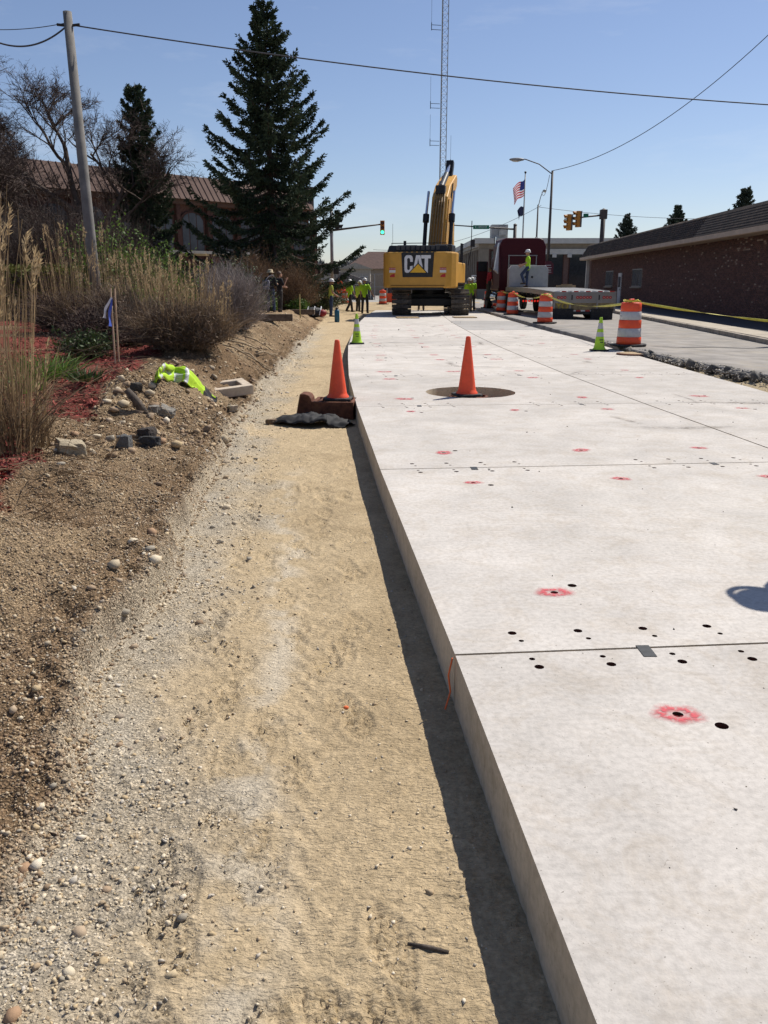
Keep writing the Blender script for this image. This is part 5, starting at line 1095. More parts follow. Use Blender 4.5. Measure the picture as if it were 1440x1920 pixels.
# right: low brick shop with mansard shingles
D = Vector((.06, .998)).normalized(); rzb = math.atan2(D.y, D.x)
rb = thing('brick_shop', 'long low dark brick shop with shingled mansard roof along the lane', 'building', (14.72 - D.x * 12, 30 - D.y * 12, ZC), rzb)      # local x along the street, y towards the lane
BL, BH = 54.0, 3.33
MB().box((BL / 2, -6.0, BH / 2), (BL, 12, BH)).build('wall', mat('mortar', (.12, .088, .074), .95, var=.2, vs=5), rb)
bc = [(.135, .066, .05), (.10, .05, .04), (.16, .078, .058), (.118, .056, .045), (.09, .047, .04), (.145, .072, .056)]
m_bk = island_ramp('shop_brick', bc, bs=30); m_bkw = island_ramp('pale_shop_brick', [(.25, .175, .14), (.21, .145, .115), (.29, .21, .165)], bs=30)
wins = [(37.2, 1.55, 2.6, 1.1), (46.0, 1.55, 2.6, 1.1)]; door = (42.2, 1.1)
def in_open(x, z): return any(abs(x - c_) < w_ / 2 + .05 and abs(z - zc - .0) < h_ / 2 + .05 for c_, zc, w_, h_ in [(a, b_ + .2, c2, d2) for a, b_, c2, d2 in wins] + [(door[0], 1.05, 1.05, 2.15)])
bricks = []
for r_ in range(int(BH / .0775)):
    z = .04 + r_ * .0775; x = 9.6 + (.105 if r_ % 2 else 0)
    while x < BL - .1:
        if not in_open(x, z) and z < BH - .1: bricks.append((x, z))
        x += .212
bricks = np.array(bricks)
pale = (rng.random(len(bricks)) < .10 * np.clip(1.35 - np.abs(bricks[:, 0] - 13) / 14, .08, 1.2) * sstep(.25, 1.2, bricks[:, 1]) * (.35 + 1.6 * sstep(0, .5, fbm(bricks[:, 0], bricks[:, 1], .6, 2, 300))))
bme = MB().box((0, 0, 0), (.200, .06, .066)).mesh('brick'); bme.materials.append(m_bk); bme2 = MB().box((0, 0, 0), (.200, .066, .066)).mesh('brick'); bme2.materials.append(m_bkw)
order = np.argsort(bricks[:, 0] - 3.0 * pale); pi = [i for i in order if pale[i]][:230]; ni = [i for i in order if not pale[i] and bricks[i, 0] > 11.8][:70]
for i in pi + ni:
    o = bpy.data.objects.new('brick', bme2 if pale[i] else bme); C.objects.link(o); o.parent = rb; o.location = (bricks[i, 0], .0, bricks[i, 1])
rest = np.ones(len(bricks), bool); rest[pi + ni] = False; rb_ = bricks[rest]; n = len(rb_)
BV = np.array([(sx * .1, sy * .03, sz * .033) for sz in (-1, 1) for sy in (-1, 1) for sx in (-1, 1)]); BF = np.array([(0, 1, 5, 4), (1, 3, 7, 5), (3, 2, 6, 7), (2, 0, 4, 6), (4, 5, 7, 6)])
V = BV[None] + np.stack([rb_[:, 0], rng.normal(0, .002, n), rb_[:, 1]], -1)[:, None, :]
tag(link('brickwork', np_mesh('brickwork', V.reshape(-1, 3), (BF[None] + (np.arange(n) * 8)[:, None, None]).reshape(-1, 4)), m_bk, rb), kind='stuff')
for c_, zc, w_, h_ in wins:
    wo = MB().box((c_, .02, zc + .2), (w_, .08, h_)).build('window', mat('window_frame', (.28, .26, .24), .6), rb)
    for q in (-1, 1): MB().box((c_ + q * w_ / 4, .065, zc + .2), (w_ / 2 - .1, .02, h_ - .12)).build('pane', mat('shop_pane', (.10, .11, .12), .1, var=.3, vs=2, spec=.6), wo)
    MB().box((c_, .08, zc + .2 - h_ / 2 - .05), (w_ + .15, .16, .08)).build('sill', m_conc3, wo)
do = MB().box((door[0], .03, 1.05), (1.0, .08, 2.1)).build('door', mat('pale_door', (.50, .50, .50), .5, var=.05), rb); MB().box((door[0] - .38, .09, 1.0), (.06, .05, .12)).build('handle', m_chr, do); MB().box((door[0], .075, 1.5), (.7, .015, .7)).build('pane', mat('shop_pane'), do)
MB().box((BL / 2 + .2, .36, BH - .02), (BL + 1.2, .9, .10)).build('soffit', mat('soffit_tan', (.36, .27, .20), .8, var=.15, vs=2), rb); MB().box((BL / 2 + .2, .83, BH + .05), (BL + 1.2, .05, .20)).build('fascia_board', mat('fascia_tan', (.42, .33, .26), .7, var=.12, vs=3), rb)
MB().prism([(.80, BH + .14), (.80, BH + .16), (.18, BH + 1.10), (-.3, BH + 1.16), (-12, BH + 1.2), (-12, BH + .14)], -.3, BL + .7, 'x').build('roof', mat('roof_felt', (.035, .03, .028), .95), rb)
sl = math.atan2(.95, -.62); sv = Vector((0, math.cos(sl), math.sin(sl))); rows_ = 8; sp_ = 1.13 / rows_
shc = [(.055, .040, .033), (.040, .030, .026), (.070, .050, .040), (.048, .036, .032), (.035, .028, .025)]; m_sh = island_ramp('shingle', shc, .95, bs=60)
shl = []
for r_ in range(rows_):
    x = 9.2 + (.15 if r_ % 2 else 0)
    while x < BL + .6: shl.append((x, r_)); x += .305
smesh = MB().box((0, 0, 0), (.300, .19, .012), (sl + .06, 0, 0)).mesh('shingle'); smesh.materials.append(m_sh)
shl.sort(); cut = 0; sing = [s_ for s_ in shl if s_[0] > 11.5][:300]; ss_ = set(sing); rest = [s_ for s_ in shl if s_ not in ss_]
def shp(x, r_): p_ = Vector((x, .80, BH + .17)) + sv * (r_ + .5) * sp_; return p_ + Vector((0, .012, .012))
for x, r_ in sing: o = bpy.data.objects.new('shingle', smesh); C.objects.link(o); o.parent = rb; o.location = shp(x, r_)
V0 = np.array([v.co[:] for v in smesh.vertices]); F0 = np.array([p_.vertices[:] for p_ in smesh.polygons]); n = len(rest)
tag(link('shingles', np_mesh('shingles', (V0[None] + np.array([shp(*s_)[:] for s_ in rest])[:, None, :]).reshape(-1, 3), (F0[None] + (np.arange(n) * 8)[:, None, None]).reshape(-1, 4)), m_sh, rb), kind='stuff')
MB().lathe([(.22, 0), (.22, .25), (.42, .28), (.45, .36), (.30, .48), (.05, .55)], 20, (15.2, -.9, BH + 1.1)).build('roof_vent', mat('vent_grey', (.22, .21, .20), .6, var=.2), rb, auto=40)
MB().box((BL - .15, .3, BH / 2), (.25, .25, BH)).build('corner_post', m_fas, rb)
# municipal building beyond the crossing
mb_ = thing('municipal_building', 'brick and concrete public building with white cornice beyond the truck', 'building', (9.6, 86, 0), 0)
MB().box((6.8, 12, 2.75), (13.4, 24, 5.5)).build('wall', mat('mauve_brick', (.16, .10, .085), .9, var=.15), mb_)
MB().box((6.6, 11.8, 5.55), (14.6, 25.4, .5)).build('cornice', m_fas, mb_)
MB().box((6.7, 12, 5.05), (13.8, 24.5, .5)).build('frieze', m_conc3, mb_)
for k in range(22): MB().box((-.32, .3 + k * 1.1, 5.16), (.35, .45, .30)).build('dentil', m_fas, mb_)
for k in range(11): MB().box((-.05, .25 + k * 2.2, 2.4), (.35, .35, 4.8)).build('pilaster', m_conc3, mb_)
for k in range(10):
    w_ = MB().box((.06, 1.35 + k * 2.2, 2.2), (.12, .55, 2.4)).build('window', m_conc3, mb_); MB().box((-.01, 1.35 + k * 2.2, 2.2), (.05, .38, 2.2)).build('pane', m_dkw, w_)
MB().box((.3, -.1, 2.4), (.9, .5, 4.8)).build('corner_column', m_conc3, mb_)
for k in range(4): w_ = MB().box((2.0 + k * 2.6, .04, 2.9), (2.1, .14, 3.6)).build('window', m_brd, mb_); MB().box((2.0 + k * 2.6, -.05, 2.9), (1.9, .06, 3.4)).build('pane', m_dkw, w_)
MB().box((2.0, 2.2, 6.5), (1.6, 1.6, 1.4)).box((2.3, 1.3, 6.6), (.8, .1, .9)).build('roof_unit', mat('roof_unit_grey', (.33, .33, .32), .7, var=.2, vs=2), mb_)
MB().box((13.6, 4.0, 4.55), (15, 9, .5)).build('wing_cornice', m_fas, mb_); MB().box((13.6, 4.4, 4.05), (14.6, 8.4, .55)).build('wing_frieze', m_conc3, mb_); MB().box((15.2, 6.5, 1.9), (12, 4, 3.8)).build('wing_wall', m_brd, mb_)
for k in range(9): MB().box((7.2 + k * 1.5, -.45, 4.15), (.4, .3, .3)).build('dentil', m_fas, mb_)
for k in range(6): MB().box((8.0 + k * 2.2, .2, 1.9), (.4, .4, 3.8)).build('column', m_conc3, mb_)
for k in range(5): MB().box((9.1 + k * 2.2, 4.46, 1.7), (1.6, .1, 3.0)).build('pane', mat('bright_pane', (.30, .32, .33), .15, var=.4, vs=1), mb_)
# house, shed, small far houses
def house(label, loc, sx, sy, wz, rz_, wall, roof, gable=False, rz=0):
    t = thing('house', label, 'house', loc, rz)
    MB().box((0, 0, wz / 2), (sx, sy, wz)).build('wall', wall, t)
    if gable: MB().prism([(-sx / 2 - .3, wz), (sx / 2 + .3, wz), (0, wz + rz_)], -sy / 2 - .3, sy / 2 + .3, 'y').build('roof', roof, t)
    else: MB().add([(-sx / 2 - .5, -sy / 2 - .5, wz), (sx / 2 + .5, -sy / 2 - .5, wz), (sx / 2 + .5, sy / 2 + .5, wz), (-sx / 2 - .5, sy / 2 + .5, wz), (-sx / 4, 0, wz + rz_), (sx / 4, 0, wz + rz_)], [(0, 1, 5, 4), (1, 2, 5), (2, 3, 4, 5), (3, 0, 4), (3, 2, 1, 0)]).build('roof', roof, t)
    for x in (-sx * .28, sx * .28): w_ = MB().box((x, -sy / 2 - .02, wz * .55), (1.0, .1, 1.2)).build('window', m_fas, t); MB().box((x, -sy / 2 - .08, wz * .55), (.8, .04, 1.0)).build('pane', m_dkw, w_)
    MB().box((0, -sy / 2 - .02, 1.0), (.9, .1, 2.0)).build('door', m_brd, t)
    return t
house('tan house with brown hip roof behind the excavator', (.6, 118, 0), 11, 8, 3.4, 2.3, mat('tan_siding', (.34, .27, .2), .9), mat('brown_shingle', (.10, .06, .05), .9, var=.2, vs=3))
house('small dark gabled shed behind the orange diamond sign', (-4.0, 88, 0), 5.2, 4, 1.6, 1.0, mat('dark_siding', (.035, .036, .045), .8), mat('grey_shingle', (.16, .14, .13), .9), True)
house('pale far house left of the tan house', (-11, 150, 0), 10, 8, 2.8, 2.0, mat('pale_siding', (.42, .4, .38), .9), mat('grey_shingle'), True)
house('beige block house right behind the shed', (-3.4, 105, 0), 3.5, 5, 3.2, .7, mat('beige_siding', (.40, .36, .3), .9), mat('beige_siding'), True)
# ================================================================ poles, lamps, signals
m_pole = mat('dark_steel_pole', (.07, .055, .05), .6, var=.2, vs=2); m_wood = mat('grey_wood_pole', (.165, .155, .145), .9, var=.2, vs=3, bump=.3); m_galv = mat('galvanised', (.26, .26, .26), .5, var=.12, vs=3); m_sig = mat('signal_yellow', (.50, .20, .03), .55, var=.1); m_sigb = mat('signal_black', (.02, .02, .022), .6)
m_green = mat('lit_green', (.05, .9, .45), .3, emit=2.5, var=.02); m_off = mat('unlit_lens', (.10, .03, .02), .3)
bpos = at(172, 470, 24.5); tpos = at(126, 22, 24.5); t = thing('utility_pole', 'tall grey wooden utility pole rising behind the ornamental grass', 'utility pole', (bpos.x, 24.5, .0))
MB().tube([(.06, 0, 0), (0, 0, bpos.z), (tpos.x - bpos.x, 0, tpos.z)], [.16, .148, .112], 14).build('shaft', m_wood, t, smooth=True)
for s_ in (-1, 1): MB().cyl((tpos.x - bpos.x + s_ * .12, 0, tpos.z - .32), (tpos.x - bpos.x + s_ * .3, 0, tpos.z - .30), .035, n=8).build('insulator', m_mblk, t)
ptop = Vector((tpos.x, 24.5, tpos.z - .30))
def wire(label, a, b_, sag, r, n=28, group='overhead wires'):
    a, b_ = Vector(a), Vector(b_); pts = []
    for i in range(n + 1): s_ = i / n; p_ = a.lerp(b_, s_); p_.z -= sag * 4 * s_ * (1 - s_); pts.append(p_)
    o = MB().tube(pts, r, 6).build('overhead_wire', mat('wire_black', (.06, .06, .07), .7), smooth=True); return tag(o, label, 'wire', group)
e1 = at(1440, 182, 27); e1b = ptop + (e1 - ptop) * 1.25
wire('thick cable from the wooden pole crossing the whole sky to the right', ptop, e1b, .32, .018)
wire('looped cable leaving the wooden pole to the left edge', ptop, at(-60, 48, 24), .5, .022); wire('thin upper wire leaving the wooden pole to the left', ptop + Vector((0, 0, .05)), at(-60, 52, 25), .1, .010)
# street lamps
def lamp(label, px, ty, Y, arm_px, arm_py, r=.10, X=None):
    tp = at(px, ty, Y); t = thing('street_lamp', label, 'street lamp', (tp.x, Y, 0)); h_ = tp.z
    MB().cyl((0, 0, 0), (0, 0, h_), r * 1.25, r * .8, 14).build('pole', m_pole, t, smooth=True); MB().lathe([(r * 2, 0), (r * 2, .12), (r * 1.3, .3)], 14).build('base', m_pole, t)
    a = at(arm_px, arm_py, Y); dx, dz = a.x - tp.x, a.z
    MB().tube([(0, 0, h_ - .25), (dx * .35, 0, h_ + (dz - h_) * .55), (dx * .7, 0, dz - .03), (dx * .82, 0, dz)], r * .38, 8).build('arm', m_pole, t, smooth=True)
    M_ = MB(); M_.ico((dx * .93, 0, dz - .04), 1, 2, (abs(dx) * .17 + .1, .17, .13)); M_.build('lamp_head', m_galv, t, smooth=True)
    MB().ico((dx * .95, 0, dz - .12), 1, 2, (abs(dx) * .10 + .06, .12, .09)).build('lens', mat('lamp_lens', (.55, .52, .45), .3), t, smooth=True)
    return Vector((tp.x, Y, h_))
l1 = lamp('nearest tall dark street lamp with long curved arm above the trailer', 1036, 320, 66, 964, 298)
l2 = lamp('shorter street lamp left of the tall lamp, arm leaning right', 1009, 384, 88, 1022, 357, .09)
lamp('far street lamp over the left road beyond the shed', 667, 497, 120, 648, 491, .10)
sg_ = thing('pole_sign', 'small maroon notice sign with arched top on the tall lamp post', 'sign', (l1.x - .05, 65.8, 2.2))
MB().prism([(-.45, 0), (.45, 0), (.45, .75), (.25, .95), (-.25, .95), (-.45, .75)], -.03, .0, 'y').build('board', mat('maroon_board', (.10, .02, .03), .5), sg_)
for k, (z, w_) in enumerate(((.65, .5), (.48, .6), (.3, .55), (.15, .6))): MB().box((0, -.036, z), (w_, .01, .05)).build('lettering', mat('pale_print', (.55, .5, .5), .6), sg_)
wire('service wire sagging from the tall lamp up to the right edge', l1, at(1500, 8, 50), 1.5, .022); wire('thin wire between the two street lamps', l1 - Vector((.2, 0, .3)), l2 + Vector((.3, 0, 1.2)), .8, .02)
wire('long thin wire across the crossing behind the boom', at(700, 468, 100), at(1015, 385, 90), 1.4, .02); wire('thin wire from the short lamp to the right behind the signal', l2 + Vector((0, 0, -.2)), at(1440, 408, 90), .5, .02); wire('thin wire in the gap between the two spruces', at(330, 352, 75), at(520, 325, 85), .3, .02)
# flagpole with flags
fp = at(986, 325, 98); t = thing('flagpole', 'tall flagpole flying the striped flag above a dark one', 'flagpole', (fp.x - .05, 98, 0)); MB().cyl((0, 0, 0), (0, 0, fp.z), .11, .06, 12).build('pole', m_galv, t, smooth=True); MB().ico((0, 0, fp.z + .1), .13, 2).build('finial', m_mblk, t)
def flag(name, top, l_, hgt, mats, fmi, label):
    nx, nz_ = 26, 26; V = []
    for i in range(nx + 1):
        for j in range(nz_ + 1):
            s_, q = i / nx, j / nz_; V.append((top[0] - l_ * s_ * .82 + .08 * math.sin(q * 3 + s_ * 5), top[1] + .18 * math.sin(s_ * 9 + q * 2) * s_, top[2] - q * hgt - l_ * .62 * s_ ** 1.2 - .1 * math.sin(s_ * 8)))
    idx = np.arange((nx + 1) * (nz_ + 1)).reshape(nx + 1, nz_ + 1); Fq = np.stack([idx[:-1, :-1], idx[:-1, 1:], idx[1:, 1:], idx[1:, :-1]], -1).reshape(-1, 4)
    mi = [fmi((i + .5) / nx, (j + .5) / nz_) for i in range(nx) for j in range(nz_)]
    o = link(name, np_mesh(name, V, Fq, True, mi=mi), mats); return tag(o, label, 'flag')
m_fr = mat('flag_red', (.50, .03, .05), .7, trans=.3); m_fw = mat('flag_white', (.70, .70, .72), .7, trans=.3); m_fb = mat('flag_blue', (.03, .04, .18), .7, trans=.2)
flag('national_flag', (fp.x - .08, 98, fp.z - .55), 1.45, 1.75, [m_fr, m_fw, m_fb], lambda s_, q: 2 if (s_ < .42 and q < .54) else (0 if int(q * 13) % 2 == 0 else 1), 'red and white striped flag with blue canton on the flagpole')
flag('second_flag', (fp.x - .08, 98, fp.z - 3.3), .75, 1.0, [mat('flag_navy', (.02, .025, .07), .7)], lambda s_, q: 0, 'small dark navy flag hanging below the striped one')
# signals
def signal_head(parent, p_, face, lit=None, s_=1.0, mtl=None, plate=False):
    """three section head; face = angle the lenses look towards (0 = towards the camera)"""
    mtl = mtl or m_sig; Rm = Matrix.Rotation(face, 3, 'Z'); T_ = lambda v: tuple(Rm @ (Vector(v) * s_) + Vector(p_))
    h_ = MB(); h_.box((0, 0, 0), (.34, .22, 1.05)); h_.v = [T_(v) for v in h_.v]; ho = h_.build('signal_head', mtl, parent, bevel=.02)
    for k in range(3):
        z = .34 - k * .34; b_ = MB(); b_.cyl((0, -.112, z), (0, -.125, z), .125, n=18); b_.v = [T_(v) for v in b_.v]; b_.build('lens', m_green if lit == k else m_off, ho)
        b_ = MB(); k2 = 14; vs = []
        for i in range(k2 + 1): a = math.pi * (-.12 + 1.24 * i / k2); vs += [(.145 * math.cos(a), -.11, z + .145 * math.sin(a)), (.15 * math.cos(a), -.38 + .10 * (1 - math.sin(max(0, min(math.pi, a)))), z + .15 * math.sin(a))]
        b_.add([T_(v) for v in vs], [(2 * i, 2 * i + 1, 2 * i + 3, 2 * i + 2) for i in range(k2)]); vo = b_.build('visor', mtl, ho); md = vo.modifiers.new('t', 'SOLIDIFY'); md.thickness = .012
    return ho
def mast(label, px, ty, Y, a0, a1, r=.13):
    tp = at(px, ty, Y); t = thing('signal_mast', label, 'traffic signal', (tp.x, Y, 0)); MB().cyl((0, 0, 0), (0, 0, tp.z), r * 1.15, r, 16).build('pole', m_pole if px > 700 else m_galv, t, smooth=True); MB().lathe([(r * 1.2, tp.z - .02), (r * 1.2, tp.z + .04), (.02, tp.z + .16)], 14).build('pole_cap', m_pole, t); MB().lathe([(r * 2, 0), (r * 2, .25), (r * 1.3, .4)], 14).build('base', m_pole, t)
    p0, p1 = at(a0[0], a0[1], Y), at(a1[0], a1[1], Y)
    MB().cyl((p0.x - tp.x, 0, p0.z), (p1.x - tp.x, 0, p1.z), .085, .05, 10).build('arm', m_pole, t, smooth=True); return t, tp
def rel(px, py, Y, tp): q = at(px, py, Y); return Vector((q.x - tp.x, 0, q.z))
t, tp = mast('left signal mast with long arm carrying a green lit signal head', 621, 390, 68, (623, 432), (719, 420), .12)
signal_head(t, rel(717, 427, 68, tp), 0, 2); signal_head(t, rel(631, 415, 68, tp) + Vector((.05, 0, 0)), R(82), None, 1.25, m_sigb)
for px in (597, 631): b_ = MB().box(rel(px, 509, 68, tp) + Vector((0, -.2, 0)), (.42, .24, .42)).build('pedestrian_signal', m_sigb, t, bevel=.03)
MB().cyl(rel(601, 505, 68, tp), rel(601, 575, 68, tp), .06, n=8).build('pedestrian_post', m_galv, t)
t, tp = mast('far signal mast whose arm carries the green street name sign', 966, 422, 84, (966, 430), (846, 422), .16)
signal_head(t, rel(848, 430, 84, tp), 0, 2, 1.1)
so = MB().box(rel(902, 426, 84, tp) + Vector((0, -.12, 0)), (1.55, .05, .36)).build('street_sign', mat('sign_green', (.01, .16, .09), .5), t, bevel=.01); o = link('lettering', text_mesh('E 10TH ST', .26, .002), mat('sign_white', (.7, .7, .7), .5), so); o.location = rel(902, 426, 84, tp) + Vector((0, -.16, 0)); o.rotation_euler = (R(90), 0, 0)
t, tp = mast('signal mast behind the brick shop roof with two yellow heads side on', 1132, 394, 78, (1132, 403), (1058, 411), .20)
MB().box((0, 0, at(1132, 402, 78).z), (.6, .5, .8)).build('arm_clamp', m_pole, t, bevel=.03)
for px, py in ((1066, 417), (1083, 411)): signal_head(t, rel(px, py, 78, tp) + Vector((0, -.1, 0)), R(-78), None, 1.3); MB().box(rel(px + 5, py, 78, tp) + Vector((.05, -.1, 0)), (.04, .5, 1.35)).build('backplate', m_pole, t)
MB().box(rel(1098, 404, 78, tp) + Vector((0, -.12, 0)), (.45, .05, .30)).build('street_sign', mat('sign_green'), t)
for k in range(2):
    q = at((655, 688)[k], (512, 519)[k], 135); t = thing('far_signal', ['far green signal hanging over the left road beyond the shed', 'far green signal nearer the tan house roof'][k], 'traffic signal', (q.x, 135, 0)); signal_head(t, Vector((0, 0, q.z)), 0, 2, 1.0, m_sigb); MB().cyl((0, .2, q.z + .6), (-2.5, .2, q.z + .9), .04, n=6).build('arm', m_pole, t); MB().cyl((-2.5, .2, 0), (-2.5, .2, q.z + 1.0), .1, n=8).build('pole', m_galv, t)
# lattice radio tower
q0 = at(829, 420, 112); tw = thing('radio_tower', 'very tall slender lattice radio tower rising behind the boom', 'radio tower', (q0.x - .15, 112, 0), R(12)); TH = 47; hw = .48
lg_ = [(hw * math.cos(a), hw * math.sin(a)) for a in (R(100), R(220), R(340))]
for x, y in lg_: MB().cyl((x, y, 0), (x, y, TH), .05, .05, 6).build('leg', m_galv, tw)
b_ = MB(); z = 0
while z < TH - .8:
    for i in range(3): (x0, y0), (x1, y1) = lg_[i], lg_[(i + 1) % 3]; b_.cyl((x0, y0, z), (x1, y1, z + .8), .016, n=4, cap=False); b_.cyl((x0, y0, z), (x1, y1, z), .014, n=4, cap=False)
    z += .8
b_.build('lattice', m_galv, tw)
for px, py, s_ in ((812, 265, -1), (838, 302, 1), (819, 195, -1), (828, 48, -1)):
    z = at(px, py, 112).z; l_ = (.7 + .5 * (s_ < 0)); a_ = MB(); a_.bar((s_ * .4, 0, z), (s_ * (.4 + l_), 0, z), .05).bar((s_ * .4, 0, z - .5), (s_ * (.4 + l_), 0, z - .5), .05).bar((s_ * (.4 + l_), 0, z - .6), (s_ * (.4 + l_), 0, z + .25), .07).bar((s_ * (.4 + l_), 0, z + .2), (s_ * (.4 + l_), 0, z + 3.0), .025); a_.build('antenna', m_mblk, tw)
# signs, fence and barrier beyond the work area
q = at(636, 537, 73); t = thing('work_sign', 'orange diamond roadwork sign standing before the dark shed', 'sign', (q.x, 73, 0)); MB().prism([(-.62, q.z), (0, q.z + .62), (.62, q.z), (0, q.z - .62)], -.03, .0, 'y').build('panel', mat('sign_orange', (.85, .13, .03), .5), t); MB().bar((0, .03, 0), (0, .03, q.z), .06).build('post', m_galv, t); MB().box((0, -.02, .35), (1.5, .04, .3)).build('lower_board', m_fas, t); MB().box((0, -.04, q.z), (.5, .012, .10)).build('lettering', m_prn, t)
t = thing('chain_link_fence', 'grey chain link fence with top rail behind the workers', 'fence', (-5.6, 82, 0))
for k in range(9): MB().cyl((-2.5 + k * 1.2, 0, 0), (-2.5 + k * 1.2, 0, 2.4), .04, n=8).build('post', m_galv, t)
for z in (2.38, 1.2): MB().cyl((-2.5, 0, z), (7.1, 0, z), .03, n=6).build('rail', m_galv, t)
wv = MB()
for k in range(64): x = -2.5 + k * .15; wv.bar((x, 0, .1), (x + (.9 if x < 6.1 else 0), 0, 2.3), .008); wv.bar((x, .01, 2.3), (x + (.9 if x < 6.1 else 0), .01, .1), .008)
tag(wv.build('mesh', m_galv, t), kind='stuff')
t = thing('barrier_fence', 'strip of orange plastic barrier fence left of the excavator tracks', 'barrier', (.6, 66, 0)); MB().box((.8, 0, .45), (2.6, .03, .7)).build('mesh', mat('orange_mesh', (.62, .09, .04), .7, var=.3, vs=30), t)
for k in range(3): MB().bar((-.4 + k * 1.2, 0, 0), (-.4 + k * 1.2, 0, 1.0), .05).build('post', m_stake, t)
q = at(888, 522, 84); t = thing('turn_sign', 'square white traffic sign with a black ring by the municipal wall', 'sign', (q.x, 83, 0)); MB().box((0, 0, q.z), (.6, .03, .6)).build('panel', m_white, t); MB().lathe([(.20, -.01), (.20, .01), (.14, .01), (.14, -.01), (.20, -.01)], 20, cap=False).build('ring', m_prn, t, loc=(0, -.03, q.z), rot=(R(90), 0, 0)); MB().bar((0, .04, 0), (0, .04, q.z), .06).build('post', m_galv, t)
q = at(10, 508, 48); t = thing('parked_car', 'pale blue parked car glimpsed at the left edge behind the hedge', 'car', (q.x - 1.2, 48, .55), R(20)); m_carp = mat('car_blue', (.22, .30, .40), .3, coat=.5)
MB().prism([(-2.1, .35), (2.1, .35), (2.15, .8), (1.2, .92), (.6, 1.42), (-1.0, 1.45), (-1.6, .95), (-2.15, .85)], -.85, .85, 'y').build('body', m_carp, t, bevel=.08); MB().prism([(1.05, .95), (.55, 1.36), (-.95, 1.39), (-1.45, .98)], -.87, .87, 'y').build('window', m_glass, t)
for x in (-1.35, 1.35):
    for y in (-.8, .8): w_ = MB().lathe([(.2, -.1), (.32, -.1), (.32, .1), (.2, .1)], 20).build('wheel', m_tyre, t, loc=(x, y, .32), rot=(R(90), 0, 0)); MB().lathe([(.02, -.105), (.2, -.105)], 14).build('rim', m_alu, w_)

# ================================================================ vegetation
def ribbons(P, D, Lh, W, bend, seg=5, tipw=.15, wv=None):
    """N curved blades as thin strips"""
    n = len(P); side = np.cross(D, rng.normal(size=(n, 3))); side /= np.linalg.norm(side, axis=1)[:, None] + 1e-9
    t = np.linspace(0, 1, seg + 1); V = np.zeros((n, seg + 1, 2, 3)); b = rng.normal(size=(n, 3)); b[:, 2] = 0; b /= np.linalg.norm(b, axis=1)[:, None]
    if wv is not None: b = b * .5 + np.asarray(wv)
    for i, s in enumerate(t):
        c = P + D * (Lh * s)[:, None] + b * (bend * Lh * s * s)[:, None]; c[:, 2] -= np.abs(bend) * Lh * s ** 3 * .35
        w = W * (1 - (1 - tipw) * s); V[:, i, 0] = c - side * w[:, None] / 2; V[:, i, 1] = c + side * w[:, None] / 2
    base = (np.arange(n) * (seg + 1) * 2)[:, None, None]; f = np.array([(2 * i, 2 * i + 1, 2 * i + 3, 2 * i + 2) for i in range(seg)])[None]
    return V.reshape(-1, 3), (base + f).reshape(-1, 4), V[:, -1].mean(1), V[:, -1].mean(1) - V[:, -2].mean(1)
def join(parts):
    V = np.concatenate([p[0] for p in parts]); o = np.cumsum([0] + [len(p[0]) for p in parts[:-1]]); F = np.concatenate([p[1] + k for p, k in zip(parts, o)]); return V, F
def unit(v): return v / (np.linalg.norm(v, axis=1)[:, None] + 1e-9)
def diamonds(P, D, Lh, W, cross=True):
    """leaf or needle tufts: slim diamonds, two crossed per tuft"""
    n = len(P); s = unit(np.cross(D, rng.normal(size=(n, 3)))); out = []
    for sd in ((s, np.cross(D, s)) if cross else (s,)):
        V = np.stack([P, P + D * (Lh * .45)[:, None] + sd * (W / 2)[:, None], P + D * Lh[:, None], P + D * (Lh * .45)[:, None] - sd * (W / 2)[:, None]], 1)
        out.append((V.reshape(-1, 3), np.arange(n * 4).reshape(-1, 4)))
    return join(out)
m_straw = mat('straw_stem', (.31, .215, .115), .8, var=.2, vs=3, island=.35, trans=.25); m_plume = mat('straw_plume', (.46, .345, .20), .85, var=.15, vs=4, island=.25, trans=.35); m_dead = mat('dead_blade', (.17, .115, .068), .85, var=.2, vs=3, island=.4, trans=.25); m_dkbr = mat('dark_twig', (.085, .06, .05), .9, var=.3, vs=3, island=.3)
m_leaf = mat('green_leaf', (.10, .17, .03), .6, var=.25, vs=3, island=.4, trans=.3); m_leafd = mat('dark_leaf', (.045, .07, .02), .6, var=.3, vs=3, island=.4, trans=.2); m_need = mat('spruce_needle', (.062, .086, .050), .75, var=.35, vs=.9, island=.45, trans=.1, spec=.2); m_bark = mat('tree_bark', (.085, .062, .05), .95, var=.3, vs=5, bump=.5); m_gtw = mat('grey_twig', (.26, .22, .20), .9, var=.2, vs=3, island=.3)
